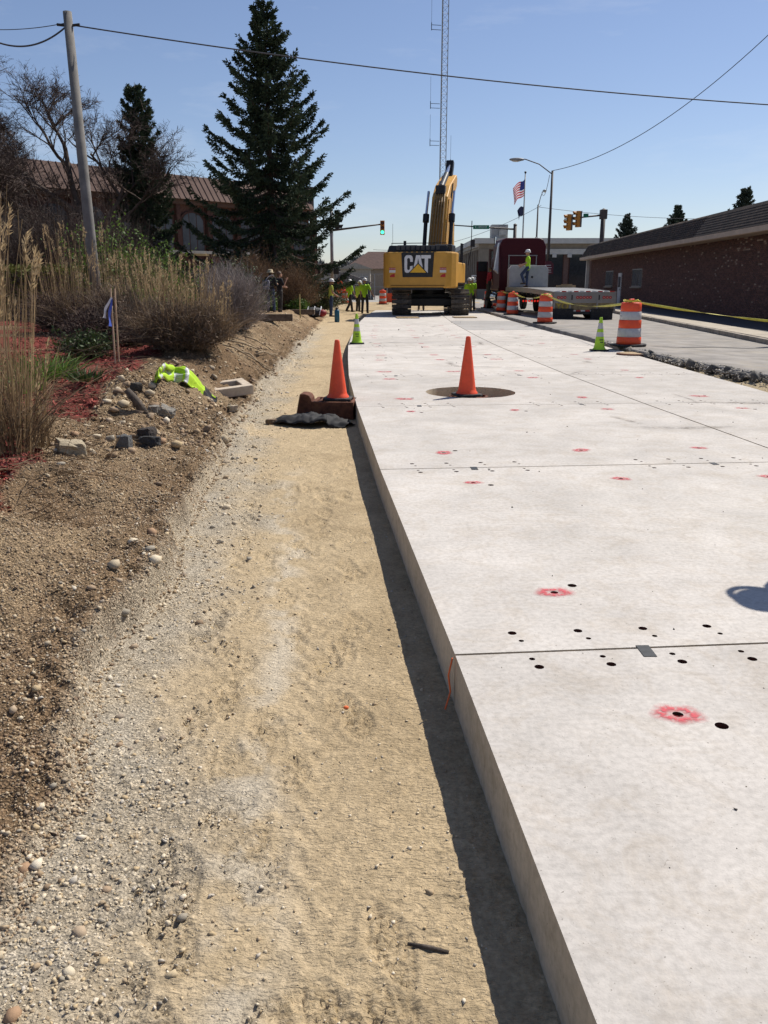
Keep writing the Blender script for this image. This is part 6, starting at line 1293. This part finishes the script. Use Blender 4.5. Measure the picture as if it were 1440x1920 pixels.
def grass_clump(label, base, h, rad, n, lean=.12, plume=.26, dead=1.0, wind=(.12, 0, 0)):
    t = thing('ornamental_grass', label, 'ornamental grass', base, 0, 'ornamental grass clumps')
    r = rad * np.sqrt(rng.random(n)); a = rng.random(n) * 6.283; P = np.stack([r * np.cos(a), r * np.sin(a), np.zeros(n) - .03], -1)
    D = unit(np.stack([np.cos(a) * r / rad * lean + rng.normal(0, .05, n), np.sin(a) * r / rad * lean + rng.normal(0, .05, n), np.ones(n)], -1)); Lh = h * rng.uniform(.45, 1.0, n) ** .8
    V, F, tip, td = ribbons(P, D, Lh, np.full(n, .0085), rng.normal(.05, .05, n), 6, .5, wind); link('stems', np_mesh('stems', V, F), m_straw, t)['kind'] = 'stuff'
    k = int(n * .30); sel = rng.permutation(n)[:k]; tp, tdv = tip[sel], unit(td[sel])
    m = 26; s = rng.random((k, m)); PL = plume * rng.uniform(.7, 1.2, k)
    Pp = (tp[:, None] - tdv[:, None] * (s * PL[:, None])[..., None]).reshape(-1, 3); Dp = unit(np.repeat(tdv, m, 0) * 1.1 + rng.normal(0, .38, (k * m, 3)) + np.array([.25, 0, -.05])); V, F = diamonds(Pp, Dp, rng.uniform(.04, .085, k * m), np.full(k * m, .012), False)
    o = link('plumes', np_mesh('plumes', V, F), m_plume, t); o['kind'] = 'stuff'
    nd = int(n * 1.6 * dead); r = rad * 1.1 * np.sqrt(rng.random(nd)); a = rng.random(nd) * 6.283; P = np.stack([r * np.cos(a), r * np.sin(a), rng.random(nd) * .15], -1); D = unit(np.stack([np.cos(a) * .35 + rng.normal(0, .25, nd), np.sin(a) * .35 + rng.normal(0, .25, nd), np.ones(nd)], -1))
    V, F, _, _ = ribbons(P, D, h * rng.uniform(.18, .55, nd), np.full(nd, .011), rng.normal(.6, .45, nd), 7, .2); link('blades', np_mesh('blades', V, F), m_dead, t)['kind'] = 'stuff'
    return t
G = [((12, 850), 1.95, .30, 190, 'tall tan grass clump at the left edge, nearest the camera'), ((62, 840), .95, .22, 90, 'lower tan grass clump at the left edge beside the flagstone'), ((-40, 800), 2.2, .4, 190, 'tan grass clump cut off by the left edge'),
     ((165, 628), 2.75, .55, 260, 'tall plumed grass clump in front of the wooden pole base'), ((235, 632), 2.3, .55, 230, 'plumed grass clump behind the two survey stakes'), ((285, 640), 1.95, .55, 260, 'plumed grass clump right of the survey stakes'), ((335, 645), 1.65, .55, 280, 'dense brown grass clump above the spoil heap'), ((385, 642), 1.3, .42, 200, 'rightmost plumed grass clump beside the grey twiggy shrub'), ((120, 615), 2.6, .5, 170, 'plumed grass clump left of the wooden pole'), ((262, 618), 2.3, .6, 200, 'rear plumed grass clump under the slim spruce'), ((340, 615), 1.9, .6, 170, 'rear plumed grass clump below the arched windows')]
for (px, py), h, r, n, lb_ in G:
    q = ray(px, py); nr = q.y < 10; grass_clump(lb_, q, h * (1 if nr else .92), r * (.7 if nr else 1.1), int(n * (.42 if nr else .40)), dead=1.5 if nr else 5.0, lean=.12 if nr else .15, wind=(.05, 0, 0))
def bush(label, base, rad, h, n, mtl, leaf=(.05, .03), twigs=400, tw_m=None, name='shrub', cat='shrub', flat=1.0, upright=.3):
    t = thing(name, label, cat, base); a = rng.random(twigs) * 6.283; e = rng.uniform(.15, 1.0, twigs); D = unit(np.stack([np.cos(a) * (1 - e * .8), np.sin(a) * (1 - e * .8) * flat, e * h / rad * .8 + .15], -1)); P = np.zeros((twigs, 3)); P[:, :2] = rng.normal(0, rad * .15, (twigs, 2))
    Lh = rng.uniform(.6, 1.05, twigs) * np.sqrt((rad * D[:, 0]) ** 2 + (rad * D[:, 1]) ** 2 + (h * D[:, 2]) ** 2)
    V, F, tip, td = ribbons(P, D, Lh, np.full(twigs, .014), rng.normal(.1, .15, twigs), 5, .3)
    k2 = twigs * 3; i = rng.integers(0, twigs, k2); s = rng.uniform(.35, .95, k2)[:, None]; P2 = P[i] + D[i] * Lh[i][:, None] * s; D2 = unit(D[i] + rng.normal(0, .6, (k2, 3))); V2, F2, tip2, _ = ribbons(P2, D2, Lh[i] * rng.uniform(.15, .35, k2), np.full(k2, .008), rng.normal(0, .2, k2), 3, .4)
    o = link('twigs', np_mesh('twigs', *join([(V, F), (V2, F2)])), tw_m or m_dkbr, t); o['kind'] = 'stuff'
    if n:
        i = rng.integers(0, k2, n); s = rng.random(n)[:, None]; Pl = P2[i] * (1 - s) + tip2[i] * s + rng.normal(0, .05, (n, 3)); Pl[:, 2] = np.maximum(Pl[:, 2], .02); Dl = unit(rng.normal(size=(n, 3)) + np.array([0, 0, upright])); V, F = diamonds(Pl, Dl, rng.uniform(.6, 1.2, n) * leaf[0], rng.uniform(.7, 1.2, n) * leaf[1], False)
        o = link('foliage', np_mesh('foliage', V, F), mtl, t); o['kind'] = 'stuff'
    return t
def B(px, py, Y=None):
    if Y is None: return ray(px, py)
    q = at(px, py, Y); return Vector((q.x, Y, gh(q.x, Y)))
bush('grey leafless twiggy shrub right of the tall grasses', B(445, 618), .80, 1.5, 0, None, twigs=1500, tw_m=m_gtw)
bush('second grey leafless shrub behind the spoil heap', B(420, 602), .85, 1.9, 0, None, twigs=1100, tw_m=m_gtw)
m_rus = mat('russet_leaf', (.20, .12, .06), .8, var=.2, vs=3, island=.35, trans=.25)
for px, py, Y, r, h, lb_ in ((480, 575, 40, 1.3, 2.6, 'russet brown upright shrub left of the bystanders'), (550, 578, 41, 1.35, 2.3, 'russet brown upright shrub right of the bystanders'), (520, 570, 44, 1.3, 2.2, 'russet shrub just behind the bystanders')): bush(lb_, B(px, py, Y), r, h, 5200, m_rus, (.10, .018), 1100, mat('russet_twig', (.16, .10, .06), .9, island=.3), upright=1.2)
for px, py, Y, r, h, m_, lb_ in ((590, 580, 46, 1.3, 1.3, m_leafd, 'dark green low shrub left of the jeans worker'), (610, 575, 52, 1.5, 1.9, m_leafd, 'green shrub behind the jeans worker'), (560, 590, 40, .5, .5, m_leaf, 'small bright green plant near the lath stake'), (505, 585, 38.5, .5, .6, m_leaf, 'small green plant left of the bystanders'),
                                  (205, 500, 26, 1.6, 2.9, m_leaf, 'leafy green shrub among the grass plumes by the pole'), (300, 520, 27, 1.5, 2.4, m_leaf, 'leafy green shrub behind the middle grasses'), (250, 560, 20, .9, 1.0, m_leaf, 'green leafed shrub right of the ribboned stake'), (440, 560, 34, 1.5, 2.0, m_leafd, 'dim green shrub behind the grey twiggy shrub')):
    bush(lb_, B(px, py, Y), r, h, 5200, m_, (.09, .055), 500)
for px, py, r_, h_, lb_ in ((262, 648, .7, .9, 'low brown twiggy shrub below the middle grasses'), (318, 655, .7, .8, 'low brown twiggy shrub left of the spoil heap'), (372, 655, .6, .75, 'low brown twiggy shrub just above the spoil heap'), (225, 640, .8, 1.2, 'brown twiggy shrub right behind the stakes')): bush(lb_, B(px, py), r_, h_, 1800, mat('brown_leaf', (.13, .09, .06), .9, island=.45, trans=.2), (.07, .022), 900, mat('brown_twig', (.15, .11, .08), .9, island=.35))
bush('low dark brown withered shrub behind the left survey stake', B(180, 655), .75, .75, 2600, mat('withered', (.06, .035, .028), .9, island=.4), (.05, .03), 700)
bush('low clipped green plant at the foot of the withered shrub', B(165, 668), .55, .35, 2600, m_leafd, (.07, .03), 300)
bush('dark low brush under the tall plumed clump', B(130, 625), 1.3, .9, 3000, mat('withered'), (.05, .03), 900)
def tuft(label, q, r, h, n, m_, name='leafy_perennial'):
    t = thing(name, label, 'plant', q); a = rng.random(n) * 6.283; rr = r * .5 * np.sqrt(rng.random(n)); P = np.stack([rr * np.cos(a), rr * np.sin(a), np.zeros(n)], -1); D = unit(np.stack([np.cos(a) * .7 + rng.normal(0, .2, n), np.sin(a) * .7 + rng.normal(0, .2, n), np.ones(n)], -1)); V, F, _, _ = ribbons(P, D, h * rng.uniform(.6, 1.1, n), np.full(n, .028), rng.normal(.35, .25, n), 5, .1)
    o = link('leaves', np_mesh('leaves', V, F), m_, t); o['kind'] = 'stuff'; return t
tuft('bright green strappy plant in the red mulch left of the stakes', B(80, 708), .8, .38, 260, m_leaf); tuft('small strappy green plant below the bright green one', B(160, 715), .35, .2, 80, m_leafd); tuft('thin green strappy plant at the foot of the left grass', B(40, 735), .5, .35, 110, m_leaf)
# dead straw litter fallen over the mulch and bank
n = 2600; y = 5 * (30 / 5) ** rng.random(n); x = np.interp(y, MUL_Y, MUL_X) + .5 - np.abs(rng.normal(0, 1.5, n)); P = on_ground(x, y); P[:, 2] += .015; D = unit(np.stack([rng.normal(size=n), rng.normal(size=n), rng.normal(0, .16, n)], -1)); V, F, _, _ = ribbons(P, D, rng.uniform(.08, .5, n), np.full(n, .008), rng.normal(.1, .3, n), 4, .5)
V[:, 2] = np.maximum(V[:, 2], ground_h(V[:, 0], V[:, 1]) + .008); tag(link('straw_litter', np_mesh('straw_litter', V, F), m_dead), 'dry straw litter strewn over the planting bed', 'straw', kind='stuff')
# clipped hedge
q = B(80, 560, 24); n = 15000; P = np.stack([rng.uniform(-2.4, 1.2, n), rng.uniform(-.6, .6, n), rng.uniform(0, 1.5, n)], -1); k = (np.abs(P[:, 1]) > .38) | (P[:, 2] > 1.25) | (P[:, 0] > .95); P = P[k]; P += rng.normal(0, .03, P.shape); V, F = diamonds(P, unit(rng.normal(size=P.shape)), rng.uniform(.05, .1, len(P)), rng.uniform(.03, .06, len(P)), False)
t = thing('hedge', 'clipped green hedge at the left behind the nearest grass', 'hedge', q); o = link('foliage', np_mesh('foliage', V, F), mat('hedge_leaf', (.10, .105, .02), .7, island=.4, trans=.2), t); o['kind'] = 'stuff'; MB().box((-.6, 0, .68), (3.4, .7, 1.3)).build('stems', m_dkbr, t)
# ---------------------------------------------------------------- spruces
def spruce(label, base, H, Rb, nwh, seed, dens=1.0, prof=1.0, droop=.25, low=.06, m_=None, tuftl=.22, jag=.25):
    rs = np.random.default_rng(seed); t = thing('spruce_tree', label, 'tree', base, 0, 'spruce trees'); m_ = m_ or m_need
    MB().tube([(0, 0, -.2), (.03, 0, H * .4), (0, .02, H * .8), (0, 0, H)], [H * .018, H * .012, H * .005, .008], 10).build('trunk', m_bark, t, smooth=True)
    bw = MB(); PP, DD, LL = [], [], []
    for w in range(nwh):
        z = H * (low + (1 - low) * (w / nwh) ** .92); fr = (z / H - low) / (1 - low); r = Rb * ((1 - fr) ** prof) * (1.0 if fr > .08 else .8) + .12
        nb = int(rs.integers(6, 9) if r > .5 else 5); a0 = rs.random() * 6.28
        for j in range(nb):
            a = a0 + j * 6.283 / nb + rs.normal(0, .25); l = r * (1 + rs.normal(0, jag)) ; l = max(.12, min(l, r * 1.2)); zb = z + rs.normal(0, H * .008)
            k = 9; s = np.linspace(0, 1, k); el = .30 * fr * l; pts = np.stack([np.cos(a) * l * s, np.sin(a) * l * s, zb + el * s * 2 - droop * l * np.sin(s * 2.2) * (1 - fr * .7) + .16 * l * s ** 3], -1); pts[:, 2] = np.maximum(pts[:, 2], H * low * .75 + .25 * s)
            if l > .7: bw.tube([tuple(p) for p in pts[::2]], [max(.01, .045 * l / 3 * (1 - q)) + .006 for q in s[::2]], 5)
            # side twigs
            nt_ = int(26 * l * dens) + 6; ss = rs.random(nt_) ** .75; c = np.stack([np.interp(ss, s, pts[:, d]) for d in range(3)], -1); tg = unit(np.stack([np.interp(ss, s, np.gradient(pts[:, d])) for d in range(3)], -1)); sd = unit(np.cross(tg, np.array([0, 0, 1.])))
            sg = np.where(rs.random(nt_) < .5, -1, 1)[:, None]; tl_ = (.20 + .30 * (1 - ss)) * min(1.3, .45 + l * .3); td = unit(tg * .75 + sd * sg * rs.uniform(.2, 1, nt_)[:, None] + np.array([0, 0, -.42]) * rs.uniform(.1, 1.6, nt_)[:, None])
            for q in np.linspace(.05, 1, 6): PP.append(c + td * (tl_ * q)[:, None] + rs.normal(0, .025, (nt_, 3))); DD.append(unit(td + rs.normal(0, .45, (nt_, 3)))); LL.append(np.full(nt_, tuftl * (1.1 - .4 * q)))
    P, D, Lh = np.concatenate(PP), np.concatenate(DD), np.concatenate(LL); Lh = Lh * rs.uniform(.7, 1.3, len(P)); V, F = diamonds(P, D, Lh, Lh * .36)
    o = link('crown', np_mesh('crown', V, F), m_, t); o['kind'] = 'stuff'
    if bw.v: bw.build('limbs', m_bark, t)
    return t
m_ndl = mat('pale_needle', (.075, .095, .07), .8, var=.3, vs=.9, island=.4, trans=.15, spec=.15)
q = at(510, 560, 46); spruce('large dark spruce towering beside the left sidewalk', (q.x + .1, 46, .1), at(492, 2, 46).z, 4.5, 33, 3, .95, .88, .36, .10, jag=.34, tuftl=.19)
q = at(281, 560, 46); spruce('slim dark spruce between the pole and the large spruce', (q.x, 46, .1), at(278, 158, 46).z, 1.95, 32, 5, 1.15, .72, .62, .05, jag=.34, tuftl=.17)
q = at(1173, 450, 110); spruce('distant spruce just right of the rear signal mast', (q.x, 110, 0), at(1173, 402, 110).z, 3.4, 34, 8, 1.0, 1.0, .15, tuftl=.20, m_=m_ndl)
q = at(1268, 430, 95); spruce('distant spruce above the middle of the shop roof', (q.x, 95, 0), at(1268, 385, 95).z, 3.0, 34, 9, 1.0, 1.0, .2, tuftl=.20, m_=m_ndl)
q = at(707, 500, 125); spruce('small distant spruce behind the tan house', (q.x, 132, 0), at(707, 479, 132).z, 2.0, 22, 10, .9, 1.0, .2, tuftl=.22, m_=m_ndl)
# ---------------------------------------------------------------- leafless trees
def bare_tree(label, base, H, spread, seed, m_=None, depth=5, tw=1.0, crown_m=None, nlow=5, tr=1.0):
    rs = random.Random(seed); t = thing('bare_tree', label, 'tree', base, 0, 'leafless trees'); m_ = m_ or m_bark; limbs = MB(); tw_P, tw_D, tw_L = [], [], []
    def grow(p, d, l, r, lv):
        pts = [p]; q = p.copy(); dd = d.copy(); n_ = 4
        for i in range(n_):
            dd = (dd + Vector((rs.gauss(0, .16), rs.gauss(0, .16), rs.gauss(.04, .10)))).normalized(); q = q + dd * l / n_; pts.append(q.copy())
        if lv < depth: limbs.tube(pts, [r * (1 - .45 * i / n_) for i in range(n_ + 1)], 7 if lv < 2 else 4, cap=False)
        if lv >= depth - 2:
            for k in range(int(9 * tw)):
                i = rs.randint(0, n_ - 1); c = pts[i].lerp(pts[i + 1], rs.random()); v = (dd + Vector((rs.gauss(0, .8), rs.gauss(0, .8), rs.gauss(.1, .6)))).normalized(); tw_P.append(c[:]); tw_D.append(v[:]); tw_L.append(l * rs.uniform(.25, .8))
        if lv >= depth: return
        nb = rs.randint(3, 4) if lv else nlow
        for k in range(nb):
            s = rs.uniform(.45, 1.0) if lv else rs.uniform(.55, 1); i = min(n_ - 1, int(s * n_)); c = pts[i].lerp(pts[i + 1], s * n_ - i)
            a = rs.random() * 6.28; e = rs.uniform(.5, 1.0) * spread; v = (dd * (1.1 - .35 * e) + Vector((math.cos(a), math.sin(a), .15)) * e).normalized(); grow(c, v, l * rs.uniform(.58, .78), r * rs.uniform(.42, .6), lv + 1)
    grow(Vector((0, 0, -.1)), Vector((0, 0, 1)), H * .34, H * .022 * tr, 0)
    limbs.build('trunk_and_limbs', m_, t, smooth=True); P, D, Lh = np.array(tw_P), np.array(tw_D), np.array(tw_L); V, F, _, _ = ribbons(P, D, Lh, np.full(len(P), .022), rng.normal(.05, .15, len(P)), 4, .35)
    k = len(P) * 3; i = rng.integers(0, len(P), k); s = rng.uniform(.3, .95, k)[:, None]; P2 = P[i] + D[i] * Lh[i][:, None] * s; D2 = unit(D[i] + rng.normal(0, .55, (k, 3))); V2, F2, _, _ = ribbons(P2, D2, Lh[i] * rng.uniform(.2, .45, k), np.full(k, .014), rng.normal(0, .1, k), 2, .5)
    o = link('crown', np_mesh('crown', *join([(V, F), (V2, F2)])), crown_m or m_dkbr, t); o['kind'] = 'stuff'; return t
q = at(48, 560, 40); bare_tree('large leafless tree at the left edge behind the wooden pole', (q.x, 40, .2), at(60, 85, 40).z * 1.42, 1.12, 12, tw=1.3)
q = at(150, 560, 43); bare_tree('leafless tree between the wooden pole and the slim spruce', (q.x, 43, .2), at(160, 150, 43).z * 1.3, 1.12, 26, tw=1.1)
q = at(-60, 560, 36); bare_tree('leafless tree cut off by the left edge', (q.x, 36, .2), 9.5, 1.1, 31)
q = at(1412, 400, 70); bare_tree('leafless treetop above the right end of the shop roof', (q.x, 70, 0), at(1412, 345, 70).z, 1.0, 41, depth=4)
q = at(1225, 420, 130); bare_tree('distant pale leafless tree between the two roof-line spruces', (q.x, 130, 0), at(1225, 412, 130).z, 1.0, 43, depth=4, m_=m_gtw, crown_m=m_gtw)
q = at(1395, 400, 85); spruce('dark evergreen behind the right end of the shop roof', (q.x, 85, 0), at(1398, 352, 85).z, 3.0, 30, 15, .9, .9, .2, tuftl=.22, m_=m_ndl)
# dense dark thicket under the trees on the left
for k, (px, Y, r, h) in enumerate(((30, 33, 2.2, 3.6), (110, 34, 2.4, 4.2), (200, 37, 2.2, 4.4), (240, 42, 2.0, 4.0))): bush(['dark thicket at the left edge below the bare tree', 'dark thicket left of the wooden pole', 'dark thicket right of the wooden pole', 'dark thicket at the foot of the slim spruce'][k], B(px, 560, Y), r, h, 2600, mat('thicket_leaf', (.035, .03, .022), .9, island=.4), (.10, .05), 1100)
# far wood on the horizon
n = 26000; a = rng.uniform(-60, 60, n); hh = 7 + 4.5 * fbm(a, a * 0, .08, 4, 500) + 2 * fbm(a, a * 0, .5, 3, 501); P = np.stack([a, 215 + rng.uniform(0, 25, n), hh * rng.random(n) ** .7], -1); V, F = diamonds(P, unit(rng.normal(size=(n, 3)) + np.array([0, 0, .8])), rng.uniform(.8, 2.0, n), rng.uniform(.3, .7, n), False)
tag(link('far_wood', np_mesh('far_wood', V, F), mat('far_wood', (.11, .115, .12), .95, island=.3)), 'hazy grey wood along the horizon beyond the far road', 'wood', kind='stuff')
